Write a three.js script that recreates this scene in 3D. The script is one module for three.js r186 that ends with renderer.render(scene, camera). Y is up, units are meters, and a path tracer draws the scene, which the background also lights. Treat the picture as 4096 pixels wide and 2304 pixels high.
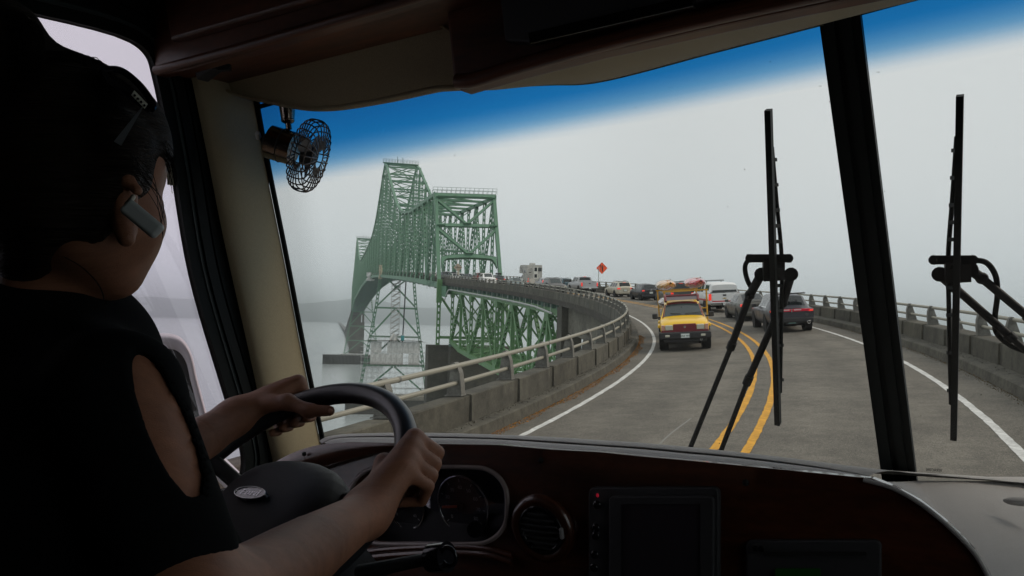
import * as THREE from 'three';
import { mergeGeometries } from 'three/addons/utils/BufferGeometryUtils.js';
import { RoundedBoxGeometry } from 'three/addons/geometries/RoundedBoxGeometry.js';

// ---------------------------------------------------------------- camera, sky, sun, exposure
const scene = new THREE.Scene();
const PITCH = THREE.MathUtils.degToRad(2.38), ROLL = THREE.MathUtils.degToRad(1.72), FPX = 2002;
const camera = new THREE.PerspectiveCamera(2 * THREE.MathUtils.radToDeg(Math.atan(724.5 / FPX)), 16 / 9, 0.05, 30000);
camera.rotation.set(PITCH, 0, ROLL, 'YXZ');
camera.updateMatrixWorld();
scene.add(camera);
const renderer = new THREE.WebGLRenderer();
renderer.toneMapping = THREE.LinearToneMapping;
renderer.toneMappingExposure = 1.0;
renderer.shadowMap.enabled = true;
{ // even overcast cloud deck, a little darker and bluer in the thick air low over the river
  const W = 512, H = 256, d = new Float32Array(W * H * 4);
  let sd = 5; const rnd = () => ((sd = (sd * 16807) % 2147483647) / 2147483647);
  const g = []; for (let i = 0; i < 33 * 17; i++) g.push(rnd());
  const nz = (u, v) => { const x = u * 32, y = v * 16, i = Math.floor(x), j = Math.floor(y), a = x - i, b = y - j, f = (p, q) => g[(Math.min(q, 16)) * 33 + (p % 32)];
    const s = (t) => t * t * (3 - 2 * t); return (f(i, j) * (1 - s(a)) + f(i + 1, j) * s(a)) * (1 - s(b)) + (f(i, j + 1) * (1 - s(a)) + f(i + 1, j + 1) * s(a)) * s(b); };
  for (let j = 0; j < H; j++) for (let i = 0; i < W; i++) {
    const el = ((j + 0.5) / H - 0.5) * 180, k = Math.min(1, Math.max(0, (el + 1) / 14)), lift = k * k * (3 - 2 * k), c = 1 + 0.09 * (nz(i / W, j / H) - 0.5);
    const o = (j * W + i) * 4;
    d[o] = (0.645 + 0.04 * lift) * c; d[o + 1] = (0.705 + 0.015 * lift) * c; d[o + 2] = (0.725 - 0.005 * lift) * c; d[o + 3] = 1;
  }
  const t = new THREE.DataTexture(d, W, H, THREE.RGBAFormat, THREE.FloatType);
  t.mapping = THREE.EquirectangularReflectionMapping; t.magFilter = THREE.LinearFilter; t.minFilter = THREE.LinearFilter; t.needsUpdate = true;
  scene.background = t; scene.environment = t;
}
const sun = new THREE.DirectionalLight(0xfff0dc, 1.5);
sun.position.set(190, 180, 12); sun.castShadow = true; sun.shadow.radius = 60; sun.shadow.mapSize.set(2048, 2048);
Object.assign(sun.shadow.camera, { left: -200, right: 200, top: 200, bottom: -200, near: 1, far: 900 });
scene.add(sun);
scene.fog = new THREE.FogExp2(new THREE.Color().setRGB(0.86, 0.96, 1.0), 3.0e-4);

// ---------------------------------------------------------------- helpers
const V3 = (x, y, z) => new THREE.Vector3(x, y, z);
function mulberry(a) { return () => { a |= 0; a = (a + 0x6d2b79f5) | 0; let t = Math.imul(a ^ (a >>> 15), 1 | a); t = (t + Math.imul(t ^ (t >>> 7), 61 | t)) ^ t; return ((t ^ (t >>> 14)) >>> 0) / 4294967296; }; }
const rng = mulberry(77);
const lerp = THREE.MathUtils.lerp, clamp = THREE.MathUtils.clamp, smooth = (a, b, x) => THREE.MathUtils.smoothstep(x, a, b);
const used = {};
const numbered = (n) => { const k = (used[n] = (used[n] ?? -1) + 1); return k ? n + '_' + String(k).padStart(3, '0') : n; };
function tag(o, label, category, group, kind) { o.userData.label = label; if (category) o.userData.category = category; if (group) o.userData.group = group; if (kind) o.userData.kind = kind; return o; }
function thing(name, label, category, group, kind) { const g = new THREE.Group(); g.name = numbered(name); tag(g, label, category, group, kind); scene.add(g); return g; }
function part(name, geo, mat, parent, kind) {
  const m = new THREE.Mesh(Array.isArray(geo) ? merge(geo) : geo, mat); m.name = name; m.castShadow = m.receiveShadow = true;
  if (kind) m.userData.kind = kind; parent.add(m); return m;
}
function solo(name, geo, mat, label, category, group, kind) { const m = part(numbered(name), geo, mat, scene); return tag(m, label, category, group, kind); }
function merge(list) {
  const L = list.map((g) => { const h = g.index ? g.toNonIndexed() : g; for (const k of Object.keys(h.attributes)) if (!['position', 'normal', 'uv'].includes(k)) h.deleteAttribute(k);
    if (!h.attributes.uv) h.setAttribute('uv', new THREE.BufferAttribute(new Float32Array(h.attributes.position.count * 2), 2)); return h; });
  return L.length === 1 ? L[0] : mergeGeometries(L);
}
// put a group at its base: world geometry of its children is shifted back by the base point (children hold plain geometry with identity transforms)
function rebase(g, base) { g.position.copy(base); const seen = new Set(); g.traverse((o) => { if (o.isMesh && o.userData.local !== 1 && !seen.has(o.geometry)) { seen.add(o.geometry); o.geometry.translate(-base.x, -base.y, -base.z); } }); return g; }
const box = (w, h, d, x = 0, y = 0, z = 0) => new THREE.BoxGeometry(w, h, d).translate(x, y, z);
const rbox = (w, h, d, r = 0.01, x = 0, y = 0, z = 0, s = 2) => new RoundedBoxGeometry(w, h, d, s, r).translate(x, y, z);
const UP = V3(0, 1, 0);
// a box beam from a to b: width along "side", height along the other axis
function beam(a, b, w, h, ref = UP) {
  const d = b.clone().sub(a), L = d.length(); d.normalize(); let s = d.clone().cross(ref); if (s.lengthSq() < 1e-6) s = d.clone().cross(V3(1, 0, 0)); s.normalize(); const u = s.clone().cross(d);
  const g = new THREE.BoxGeometry(w, h, L); g.applyMatrix4(new THREE.Matrix4().makeBasis(s, u, d.clone().negate())); const m = a.clone().add(b).multiplyScalar(0.5); return g.translate(m.x, m.y, m.z);
}
function rod(a, b, r, n = 8, r2 = r) { const d = b.clone().sub(a), L = d.length(); const g = new THREE.CylinderGeometry(r2, r, L, n); g.applyQuaternion(new THREE.Quaternion().setFromUnitVectors(UP, d.normalize())); const m = a.clone().add(b).multiplyScalar(0.5); return g.translate(m.x, m.y, m.z); }
function tube(pts, r, n = 8, seg = 0, closed = false) { const c = new THREE.CatmullRomCurve3(pts, closed, 'centripetal'); return new THREE.TubeGeometry(c, seg || pts.length * 6, r, n, closed); }
// built-up truss member: two side channels and batten plates between them, so that the open holes are real
function laced(a, b, w, h, ref, step, solid) {
  const d = b.clone().sub(a), L = d.length(); d.normalize(); let s = d.clone().cross(ref).normalize(); const u = s.clone().cross(d); const t = w * 0.27, out = [];
  const put = (bw, bh, bl, x, y, z) => { const g = new THREE.BoxGeometry(bw, bh, bl); g.translate(x, y, z); out.push(g); };
  if (solid) put(w, h, L, 0, 0, 0); else {
    put(t, h, L, -w / 2 + t / 2, 0, 0); put(t, h, L, w / 2 - t / 2, 0, 0);
    const n = Math.max(2, Math.round(L / step)); for (let i = 0; i <= n; i++) put(w - 2 * t + 0.004, h * 0.96, (L / n) * 0.42, 0, 0, -L / 2 + (L * i) / n * 0.97 + L * 0.015);
  }
  const g = merge(out); g.applyMatrix4(new THREE.Matrix4().makeBasis(s, u, d.clone().negate())); const m = a.clone().add(b).multiplyScalar(0.5); return g.translate(m.x, m.y, m.z);
}
function gridGeo(nu, nv, f, flip) { // f(u,v) -> [Vector3, uvx, uvy]
  const p = [], t = [], ix = []; for (let j = 0; j <= nv; j++) for (let i = 0; i <= nu; i++) { const [q, a, b] = f(i / nu, j / nv); p.push(q.x, q.y, q.z); t.push(a ?? i / nu, b ?? j / nv); }
  for (let j = 0; j < nv; j++) for (let i = 0; i < nu; i++) { const a = j * (nu + 1) + i, b = a + 1, c = a + nu + 1, e = c + 1; flip ? ix.push(a, c, b, b, c, e) : ix.push(a, b, c, b, e, c); }
  const g = new THREE.BufferGeometry(); g.setAttribute('position', new THREE.Float32BufferAttribute(p, 3)); g.setAttribute('uv', new THREE.Float32BufferAttribute(t, 2)); g.setIndex(ix); g.computeVertexNormals(); return g;
}
// surface mesh of a signed distance field (naive surface nets)
function isoMesh(f, min, max, cell) {
  const n = [0, 1, 2].map((i) => Math.ceil((max[i] - min[i]) / cell) + 1), [nx, ny, nz] = n, F = new Float32Array(nx * ny * nz);
  const q3 = [0, 0, 0], S = 4, ev = (i, j, k) => { q3[0] = min[0] + i * cell; q3[1] = min[1] + j * cell; q3[2] = min[2] + k * cell; return f(q3); };
  for (let k = 0; k < nz; k += S) for (let j = 0; j < ny; j += S) for (let i = 0; i < nx; i += S) { // whole blocks far from the surface take one value
    const c = ev(i + 1.5, j + 1.5, k + 1.5), skip = Math.abs(c) > cell * 4.5;
    for (let kk = k; kk < Math.min(k + S, nz); kk++) for (let jj = j; jj < Math.min(j + S, ny); jj++) for (let ii = i; ii < Math.min(i + S, nx); ii++) F[ii + jj * nx + kk * nx * ny] = skip ? c : ev(ii, jj, kk);
  }
  const id = new Int32Array(nx * ny * nz).fill(-1), P = [], ix = [], st = [1, nx, nx * ny], E = [];
  for (let a = 0; a < 8; a++) for (let b = 0; b < 3; b++) if (!(a & (1 << b))) E.push([a, a | (1 << b)]);
  for (let k = 0; k < nz - 1; k++) for (let j = 0; j < ny - 1; j++) for (let i = 0; i < nx - 1; i++) {
    const o = i + j * nx + k * nx * ny, v = []; let m = 0; for (let a = 0; a < 8; a++) { v[a] = F[o + (a & 1) + ((a >> 1) & 1) * nx + (a >> 2) * nx * ny]; if (v[a] < 0) m++; }
    if (!m || m === 8) continue; let x = 0, y = 0, z = 0, c = 0;
    for (const [a, b] of E) if (v[a] < 0 !== v[b] < 0) { const t = v[a] / (v[a] - v[b]); x += lerp(a & 1, b & 1, t); y += lerp((a >> 1) & 1, (b >> 1) & 1, t); z += lerp(a >> 2, b >> 2, t); c++; }
    id[o] = P.length / 3; P.push(min[0] + (i + x / c) * cell, min[1] + (j + y / c) * cell, min[2] + (k + z / c) * cell);
  }
  for (let k = 1; k < nz - 1; k++) for (let j = 1; j < ny - 1; j++) for (let i = 1; i < nx - 1; i++) { const o = i + j * nx + k * nx * ny;
    for (let a = 0; a < 3; a++) { const s0 = F[o] < 0, s1 = F[o + st[a]] < 0; if (s0 === s1) continue; const u = st[(a + 1) % 3], w = st[(a + 2) % 3], q = [id[o], id[o - u], id[o - u - w], id[o - w]]; if (q.some((t) => t < 0)) continue; s0 ? ix.push(q[0], q[1], q[2], q[0], q[2], q[3]) : ix.push(q[0], q[2], q[1], q[0], q[3], q[2]); } }
  const g = new THREE.BufferGeometry(); g.setAttribute('position', new THREE.Float32BufferAttribute(P, 3)); g.setIndex(ix); g.computeVertexNormals();
  const uv = new Float32Array((P.length / 3) * 2); for (let i = 0; i < P.length / 3; i++) { uv[i * 2] = P[i * 3] * 3 + P[i * 3 + 2] * 3; uv[i * 2 + 1] = P[i * 3 + 1] * 3; } g.setAttribute('uv', new THREE.BufferAttribute(uv, 2)); return g;
}
const sdCap = (p, a, b, ra, rb) => { const bx = b.x - a.x, by = b.y - a.y, bz = b.z - a.z, px = p[0] - a.x, py = p[1] - a.y, pz = p[2] - a.z; const t = clamp((px * bx + py * by + pz * bz) / (bx * bx + by * by + bz * bz + 1e-12), 0, 1); return Math.hypot(px - bx * t, py - by * t, pz - bz * t) - lerp(ra, rb, t); };
const smin = (a, b, k) => { const h = Math.max(k - Math.abs(a - b), 0) / k; return Math.min(a, b) - h * h * k * 0.25; };
// ---------------------------------------------------------------- textures
function noiseLayer(N, freq, seed) { const r = mulberry(seed), g = new Float32Array(freq * freq).map(() => r()); const s = (t) => t * t * (3 - 2 * t);
  return (x, y) => { const u = (x / N) * freq, v = (y / N) * freq, i = Math.floor(u), j = Math.floor(v), a = s(u - i), b = s(v - j), f = (p, q) => g[((q % freq) + freq) % freq * freq + ((p % freq) + freq) % freq]; return (f(i, j) * (1 - a) + f(i + 1, j) * a) * (1 - b) + (f(i, j + 1) * (1 - a) + f(i + 1, j + 1) * a) * b; }; }
function tex(N, f, srgb = true, M = N) { const d = new Uint8Array(N * M * 4); for (let y = 0; y < M; y++) for (let x = 0; x < N; x++) { const c = f(x, y), o = (y * N + x) * 4; d[o] = clamp(c[0], 0, 1) * 255; d[o + 1] = clamp(c[1], 0, 1) * 255; d[o + 2] = clamp(c[2], 0, 1) * 255; d[o + 3] = 255; }
  const t = new THREE.DataTexture(d, N, M); t.wrapS = t.wrapT = THREE.RepeatWrapping; t.magFilter = THREE.LinearFilter; t.minFilter = THREE.LinearMipmapLinearFilter; t.generateMipmaps = true; if (srgb) t.colorSpace = THREE.SRGBColorSpace; t.needsUpdate = true; return t; }
const rep = (t, u, v) => { const c = t.clone(); c.repeat.set(u, v); c.needsUpdate = true; return c; };
function canvasTex(w, h, draw) { const c = document.createElement('canvas'); c.width = w; c.height = h; draw(c.getContext('2d'), w, h); const t = new THREE.CanvasTexture(c); t.colorSpace = THREE.SRGBColorSpace; return t; }
const lin = (r, g, b) => new THREE.Color().setRGB(r, g, b);
const mat = (r, g, b, rough = 0.7, o = {}) => new THREE.MeshStandardMaterial({ color: lin(r, g, b), roughness: rough, ...o });
const N5 = [4, 16, 64, 170].map((f, i) => noiseLayer(512, f, 11 + i));
const fbm = (x, y) => N5[0](x, y) * 0.4 + N5[1](x, y) * 0.3 + N5[2](x, y) * 0.2 + N5[3](x, y) * 0.1;
const rr = mulberry(3);
const tAsphalt = tex(512, (x, y) => { const s = 0.62 + 0.3 * (fbm(x, y) - 0.5) + (rr() - 0.5) * 0.42 + (rr() > 0.98 ? 0.3 : 0) - (rr() > 0.97 ? 0.2 : 0); return [s, s * 0.975, s * 0.93]; });
const tConcrete = tex(512, (x, y) => { const st = N5[1](x, y * 0.12), s = 0.62 + 0.45 * (fbm(x, y) - 0.5) - 0.22 * Math.max(0, st - 0.55) + (rr() - 0.5) * 0.1; return [s, s * 0.985, s * 0.93]; });
const tFine = tex(256, () => { const s = rr(); return [s, s, s]; }, false);
const tMottle = tex(512, (x, y) => { const s = 0.8 + 0.5 * (fbm(x, y) - 0.5) + (rr() - 0.5) * 0.05; return [s, s, s]; });
const tRust = tex(512, (x, y) => { const a = fbm(x, y), b = N5[2](x + 90, y * 0.4 + 50), r = smooth(0.62, 0.8, a * 0.6 + b * 0.4), s = 0.86 + 0.35 * (a - 0.5); return [lerp(s, 0.62, r), lerp(s, 0.47, r), lerp(s, 0.35, r)]; });
// ---------------------------------------------------------------- the road's centre line: curving ramp, then the bridge
const PK = [0, 25, 50, 80, 120, 160, 220], CURV = [-0.0109, -0.01, -0.008, -0.005, -0.0001, 0.0017, 0.0006], GRADE = [0.0687, 0.0589, 0.0638, 0.0644, 0.0632, 0.0597, 0.0597];
const pl = (X, Y, x) => { if (x <= X[0]) return Y[0]; for (let i = 1; i < X.length; i++) if (x <= X[i]) return lerp(Y[i - 1], Y[i], (x - X[i - 1]) / (X[i] - X[i - 1])); return Y[Y.length - 1]; };
const SP = 153; // portal station
const PATH = []; // {x,y,z,h,e} every 0.5 m from s = -40
{
  const H = 2.5454, x0 = -2.3131, h0 = 0.5258; let x = x0 * Math.cos(h0), z = x0 * Math.sin(h0), y = -H, h = h0; const fwd = [], back = [];
  for (let s = 0; s <= SP + 0.01; s += 0.5) { fwd.push({ x, y, z, h, e: pl([0, 40, 100, 220], [0.067, 0.0789, 0.0394, 0.0334], s) }); const hh = h; x += Math.sin(hh) * 0.5; z -= Math.cos(hh) * 0.5; y += pl(PK, GRADE, s) * 0.5; h += pl(PK, CURV, s) * 0.5; }
  x = fwd[0].x; z = fwd[0].z; y = fwd[0].y; h = h0; for (let s = -0.5; s >= -40; s -= 0.5) { h += 0.0109 * 0.5; x -= Math.sin(h) * 0.5; z += Math.cos(h) * 0.5; y -= 0.066 * 0.5; back.unshift({ x, y, z, h, e: 0.066 }); }
  PATH.push(...back, ...fwd);
  // bridge: plan through the portal, two main towers, the low trestle; height profile against distance ahead
  const K = [[fwd.at(-1).x, -fwd.at(-1).z], [-42.6, 294.4], [-109.8, 588.4], [-307, 1501], [-1086, 5001]];
  const ZP = [150, 220, 293, 347, 400, 470, 553, 587, 737, 1135, 1500, 1600, 5100], YP = [fwd.at(-1).y, 11.5, 15.7, 18.2, 19.2, 18.5, 15.4, 13.6, 6.4, -10.3, -27.3, -28.5, -29];
  let cx = K[0][0], cz = K[0][1], s = SP;
  const segs = K.slice(1); let k = 0; let hd = Math.atan2(segs[0][0] - cx, segs[0][1] - cz);
  while (s < 1700) { s += 0.5; while (k < segs.length - 1 && cz > segs[k][1]) { k++; } const target = Math.atan2(segs[k][0] - cx, segs[k][1] - cz); hd += (target - hd) * 0.02; cx += Math.sin(hd) * 0.5; cz += Math.cos(hd) * 0.5;
    PATH.push({ x: cx, y: pl(ZP, YP, cz), z: -cz, h: hd, e: 0.034 * Math.max(0, 1 - (s - SP) / 40) }); }
  // soften kinks in the height profile
  for (let it = 0; it < 60; it++) for (let i = 400; i < PATH.length - 1; i++) PATH[i].y = (PATH[i - 1].y + 2 * PATH[i].y + PATH[i + 1].y) / 4;
}
function frame(s) { const q = clamp((s + 40) * 2, 0, PATH.length - 1.001), i = Math.floor(q), t = q - i, a = PATH[i], b = PATH[i + 1]; const o = {}; for (const k of ['x', 'y', 'z', 'h', 'e']) o[k] = lerp(a[k], b[k], t); return o; }
function at(s, off = 0, up = 0) { const f = frame(s); return V3(f.x + off * Math.cos(f.h), f.y + off * f.e + up, f.z + off * Math.sin(f.h)); }
function basisAt(s, turn = 0) { const a = at(s - 1), b = at(s + 1), F = b.sub(a).normalize(), R = at(s, 1).sub(at(s, -1)).normalize(); const U = R.clone().cross(F).normalize(); R.copy(F).cross(U); const m = new THREE.Matrix4().makeBasis(R, U, F.clone().negate()); const q = new THREE.Quaternion().setFromRotationMatrix(m); if (turn) q.multiply(new THREE.Quaternion().setFromAxisAngle(UP, turn)); return q; }
// sweep a profile [[off, up], ...] along the road; flat faces per profile edge
function sweep(prof, s0, s1, ds = 1, closed = false, caps = false) {
  const out = [], n = Math.max(1, Math.ceil((s1 - s0) / ds)), m = closed ? prof.length : prof.length - 1; let per = 0;
  for (let k = 0; k < m; k++) { const A = prof[k], B = prof[(k + 1) % prof.length], w = Math.hypot(A[0] - B[0], A[1] - B[1]), p0 = per; per += w;
    out.push(gridGeo(n, 1, (u, v) => { const s = lerp(s0, s1, u); return [at(s, lerp(A[0], B[0], v), lerp(A[1], B[1], v)), s, p0 + v * w]; })); }
  if (caps) for (const s of [s0, s1]) { const sh = new THREE.BufferGeometry(), P = prof.map((q) => at(s, q[0], q[1])), pos = [], uv = []; for (let i = 1; i < P.length - 1; i++) for (const q of s === s0 ? [P[0], P[i], P[i + 1]] : [P[0], P[i + 1], P[i]]) { pos.push(q.x, q.y, q.z); uv.push(q.x + q.z, q.y); } sh.setAttribute('position', new THREE.Float32BufferAttribute(pos, 3)); sh.setAttribute('uv', new THREE.Float32BufferAttribute(uv, 2)); sh.computeVertexNormals(); out.push(sh); }
  return merge(out);
}
function pipeAlong(s0, s1, off, up, r, ds = 1.25, n = 8) { const pts = []; for (let s = s0; s <= s1 + 1e-6; s += ds) pts.push(at(s, off, up)); return new THREE.TubeGeometry(new THREE.CatmullRomCurve3(pts), pts.length * 2, r, n, false); }

const mAsphalt = new THREE.MeshStandardMaterial({ color: lin(0.35, 0.342, 0.322), map: rep(tAsphalt, 0.28, 0.28), vertexColors: true, roughness: 0.88, bumpMap: rep(tFine, 1.1, 1.1), bumpScale: 0.006 });
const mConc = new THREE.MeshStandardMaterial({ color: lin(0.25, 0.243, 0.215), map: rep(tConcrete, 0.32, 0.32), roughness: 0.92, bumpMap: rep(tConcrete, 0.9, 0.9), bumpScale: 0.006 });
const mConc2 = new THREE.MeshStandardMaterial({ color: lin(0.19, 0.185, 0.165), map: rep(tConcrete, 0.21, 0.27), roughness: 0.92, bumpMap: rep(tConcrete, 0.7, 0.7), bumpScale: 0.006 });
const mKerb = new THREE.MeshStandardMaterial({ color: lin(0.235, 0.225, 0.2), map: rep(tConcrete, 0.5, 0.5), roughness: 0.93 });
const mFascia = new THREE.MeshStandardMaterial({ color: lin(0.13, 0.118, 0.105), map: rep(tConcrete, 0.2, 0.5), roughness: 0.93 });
const mGirder = new THREE.MeshStandardMaterial({ color: lin(0.34, 0.33, 0.3), map: rep(tConcrete, 0.12, 0.2), roughness: 0.93 });
const mRail = new THREE.MeshStandardMaterial({ color: lin(0.47, 0.45, 0.37), map: rep(tMottle, 0.6, 2), roughness: 0.6 });
const mPost = new THREE.MeshStandardMaterial({ color: lin(0.25, 0.245, 0.22), map: rep(tMottle, 2, 2), roughness: 0.75 });
const mWhiteLine = new THREE.MeshStandardMaterial({ color: lin(0.93, 0.93, 0.9), map: rep(tMottle, 1, 1), roughness: 0.75 });
const mYellow = new THREE.MeshStandardMaterial({ color: lin(0.96, 0.47, 0.02), map: rep(tMottle, 1, 1), roughness: 0.75 });

const LANE = 3.6, KL = -4.27, KR = 4.55, WL = -4.62, WR = 5.0, RAILL = -4.83, RAILR = 5.245, WALLH = 0.71, RAILH = 1.2;
{
  const road = thing('road', 'grey asphalt road climbing and curving left over the ramp between concrete walls', 'road', null, 'structure');
  const surfR = (s0, s1, ds) => { const nu = Math.ceil((s1 - s0) / ds), nv = 44, g = gridGeo(nu, nv, (u, v) => { const s = lerp(s0, s1, u), o = lerp(KL, KR, v); return [at(s, o, 0.03 * (1 - Math.abs(o) / 4.5)), s, o]; }), col = []; const w1 = noiseLayer(512, 16, 301), w2 = noiseLayer(512, 60, 302);
    for (let j = 0; j <= nv; j++) for (let i = 0; i <= nu; i++) { const s = lerp(s0, s1, i / nu), o = lerp(KL, KR, j / nv), lane = Math.abs(Math.abs(o) - 1.9); // worn pale wheel paths, oil-dark strip between them, dirty shoulders
      let k = 1 + 0.1 * Math.exp(-(((lane - 0.85) / 0.32) ** 2)) - 0.13 * Math.exp(-((lane / 0.42) ** 2)) - 0.1 * smooth(3.75, 4.4, Math.abs(o)); k += 0.22 * (w1((s * 9) % 512 + 512, o * 22 + 256) - 0.5) + 0.16 * (w2((s * 5) % 512 + 512, o * 40 + 256) - 0.5); if (s % 24 < 0.25 && s > 20) k -= 0.12; col.push(k, k * 0.99, k * 0.965); }
    g.setAttribute('color', new THREE.Float32BufferAttribute(col, 3)); return g; };
  part('road_surface', surfR(-30, 90, 0.5), mAsphalt, road); part('road_surface', surfR(90, 560, 2), mAsphalt, road);
  const wob = (a, w, s0, s1, ds) => { const n = Math.ceil((s1 - s0) / ds); const r = mulberry(9 + a * 10); return gridGeo(n, 1, (u, v) => { const s = lerp(s0, s1, u); const ed = (r() - 0.5) * 0.018; return [at(s, a + (v - 0.5) * w + ed, 0.03 * (1 - Math.abs(a) / 4.4) + 0.007), s, v * w]; }); };
  part('white_edge_line', wob(-LANE, 0.13, -30, 120, 0.25), mWhiteLine, road);
  part('white_edge_line', wob(LANE, 0.13, -30, 120, 0.25), mWhiteLine, road);
  part('yellow_centre_line', wob(-0.23, 0.13, -30, 153, 0.25), mYellow, road);
  part('yellow_centre_line', wob(0.23, 0.13, -30, 153, 0.25), mYellow, road);
  // pale crack-filler streaks and tar patches on the oncoming lane
  const patch = []; const pr = mulberry(21);
  for (let k = 0; k < 3; k++) { const o = -2.6 + k * 1.1 + pr(), s0 = 6 + k * 1.3; patch.push(gridGeo(16, 1, (u, v) => { const s = s0 + u * (4 + 3 * k); return [at(s, o + Math.sin(s * 1.3 + k) * 0.05 + (v - 0.5) * 0.035, 0.026), s, v]; })); }
  part('crack_filler', patch, new THREE.MeshStandardMaterial({ color: lin(0.2, 0.195, 0.18), roughness: 0.9 }), road);
  const deck = thing('ramp_deck', 'dark concrete deck edge and girders of the curved approach ramp', 'bridge deck', null, 'structure');
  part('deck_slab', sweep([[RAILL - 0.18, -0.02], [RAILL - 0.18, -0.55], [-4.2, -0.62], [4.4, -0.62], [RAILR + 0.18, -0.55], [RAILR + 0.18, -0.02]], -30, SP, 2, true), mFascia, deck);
  part('girder', sweep([[-4.25, -0.62], [-4.25, -3.1], [-3.5, -3.1], [-3.5, -0.62]], -30, 78.5, 2, true, true), mGirder, deck);
  part('girder', sweep([[3.5, -0.62], [3.5, -3.1], [4.25, -3.1], [4.25, -0.62]], -30, 78.5, 2, true, true), mGirder, deck);
  for (const o of [-1.6, 0, 1.6]) part('girder', sweep([[o - 0.25, -0.62], [o - 0.25, -2.4], [o + 0.25, -2.4], [o + 0.25, -0.62]], -30, 78.5, 3, true, true), mGirder, deck);
  // kerbs with the narrow safety walk
  const kerb = thing('kerb', 'raised weathered concrete kerb along both sides of the road', 'kerb', null, 'structure');
  part('kerb_stone', sweep([[KL, 0], [KL - 0.03, 0.2], [KL - 0.06, 0.225], [WL - 0.01, 0.235]], -30, 300, 1), mKerb, kerb);
  part('kerb_stone', sweep([[WR + 0.01, 0.235], [KR + 0.06, 0.225], [KR + 0.03, 0.2], [KR, 0]], -30, 300, 1), mKerb, kerb);
  // walls of separate panels with pilaster joints under each rail post
  const P0 = 2.6, PITCHP = 2.47, panelM = [[0.25, 0.243, 0.215], [0.225, 0.22, 0.2], [0.2, 0.192, 0.168], [0.235, 0.225, 0.19]].map((c, i) => { const mp = rep(tConcrete, 0.3 + 0.04 * i, 0.3 + 0.03 * i); mp.offset.set(0.27 * i, 0.4 * i); return new THREE.MeshStandardMaterial({ color: lin(...c), map: mp, roughness: 0.92, bumpMap: rep(tConcrete, 0.9, 0.9), bumpScale: 0.006 }); });
  const sides = [['left', WL, RAILL - 0.2, -1, 'low grey concrete wall of separate panels on the left edge of the ramp'], ['right', WR, RAILR + 0.2, 1, 'low grey concrete wall of separate panels on the right edge of the ramp']];
  for (const [sd, inn, out, sg, lab] of sides) {
    const w = thing('barrier_wall', lab, 'wall', null, 'structure');
    for (let k = -6; k < 61; k++) { const s = P0 + k * PITCHP, a = s + 0.16, b = s + PITCHP - 0.16; const d1 = (rng() - 0.5) * 0.012, d2 = (rng() - 0.5) * 0.012;
      const h = WALLH + d1, c = 0.02; const prof = sg < 0 ? [[out, -0.02], [out, h], [inn - c, h], [inn + d2, h - c], [inn + d2 + 0.02, 0.1]] : [[inn - d2 - 0.02, 0.1], [inn - d2, h - c], [inn + c, h], [out, h], [out, -0.02]];
      part('concrete_panel', sweep(prof, a + 0.008, b - 0.008, 0.8, true, true), panelM[Math.floor(rng() * 4)], w);
      const pp = sg < 0 ? [[out - 0.01, -0.02], [out - 0.01, h - 0.015], [inn - 0.035, h - 0.015], [inn - 0.035, 0.1]] : [[inn + 0.035, 0.1], [inn + 0.035, h - 0.015], [out + 0.01, h - 0.015], [out + 0.01, -0.02]];
      part('pilaster', sweep(pp, s - 0.152, s + 0.152, 0.4, true, true), mConc2, w);
    }
    part('wall_base', sweep(sg < 0 ? [[out + 0.02, -0.1], [out + 0.02, 0.5], [inn - 0.06, 0.5], [inn - 0.06, -0.1]] : [[inn + 0.06, -0.1], [inn + 0.06, 0.5], [out - 0.02, 0.5], [out - 0.02, -0.1]], -13, 156, 1.2, true), mKerb, w);
  }
  // tube railing: posts, two pipes, collars
  const postGeo = (() => { // profile in the cross plane: x outward, y up
    const sh = new THREE.Shape(); sh.moveTo(0, 0); sh.bezierCurveTo(-0.015, 0.2, -0.01, 0.38, 0.045, 0.53); sh.lineTo(0.175, 0.53); sh.bezierCurveTo(0.2, 0.36, 0.28, 0.16, 0.3, 0); sh.closePath();
    const web = new THREE.ExtrudeGeometry(sh, { depth: 0.05, bevelEnabled: false, curveSegments: 6 }).translate(0, 0, -0.025);
    const fl = []; for (const [x0, y0, x1, y1] of [[-0.006, 0, -0.012, 0.2], [-0.012, 0.2, 0.002, 0.4], [0.002, 0.4, 0.05, 0.55]]) fl.push(beam(V3(x0, y0, 0), V3(x1, y1, 0), 0.022, 0.15, V3(0, 0, 1)));
    return merge([web, ...fl, box(0.34, 0.02, 0.2, 0.14, 0.01, 0), new THREE.CylinderGeometry(0.062, 0.062, 0.15, 12).rotateX(Math.PI / 2).translate(0.1, 0.53, 0), ...[[0, 0.06], [0, -0.06], [0.26, 0.06], [0.26, -0.06]].map(([x, z]) => new THREE.CylinderGeometry(0.014, 0.014, 0.03, 6).translate(x, 0.03, z))]);
  })();
  const postFar = merge([box(0.05, 0.53, 0.15, 0.0, 0.265, 0), box(0.18, 0.5, 0.05, 0.09, 0.25, 0)]);
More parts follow.
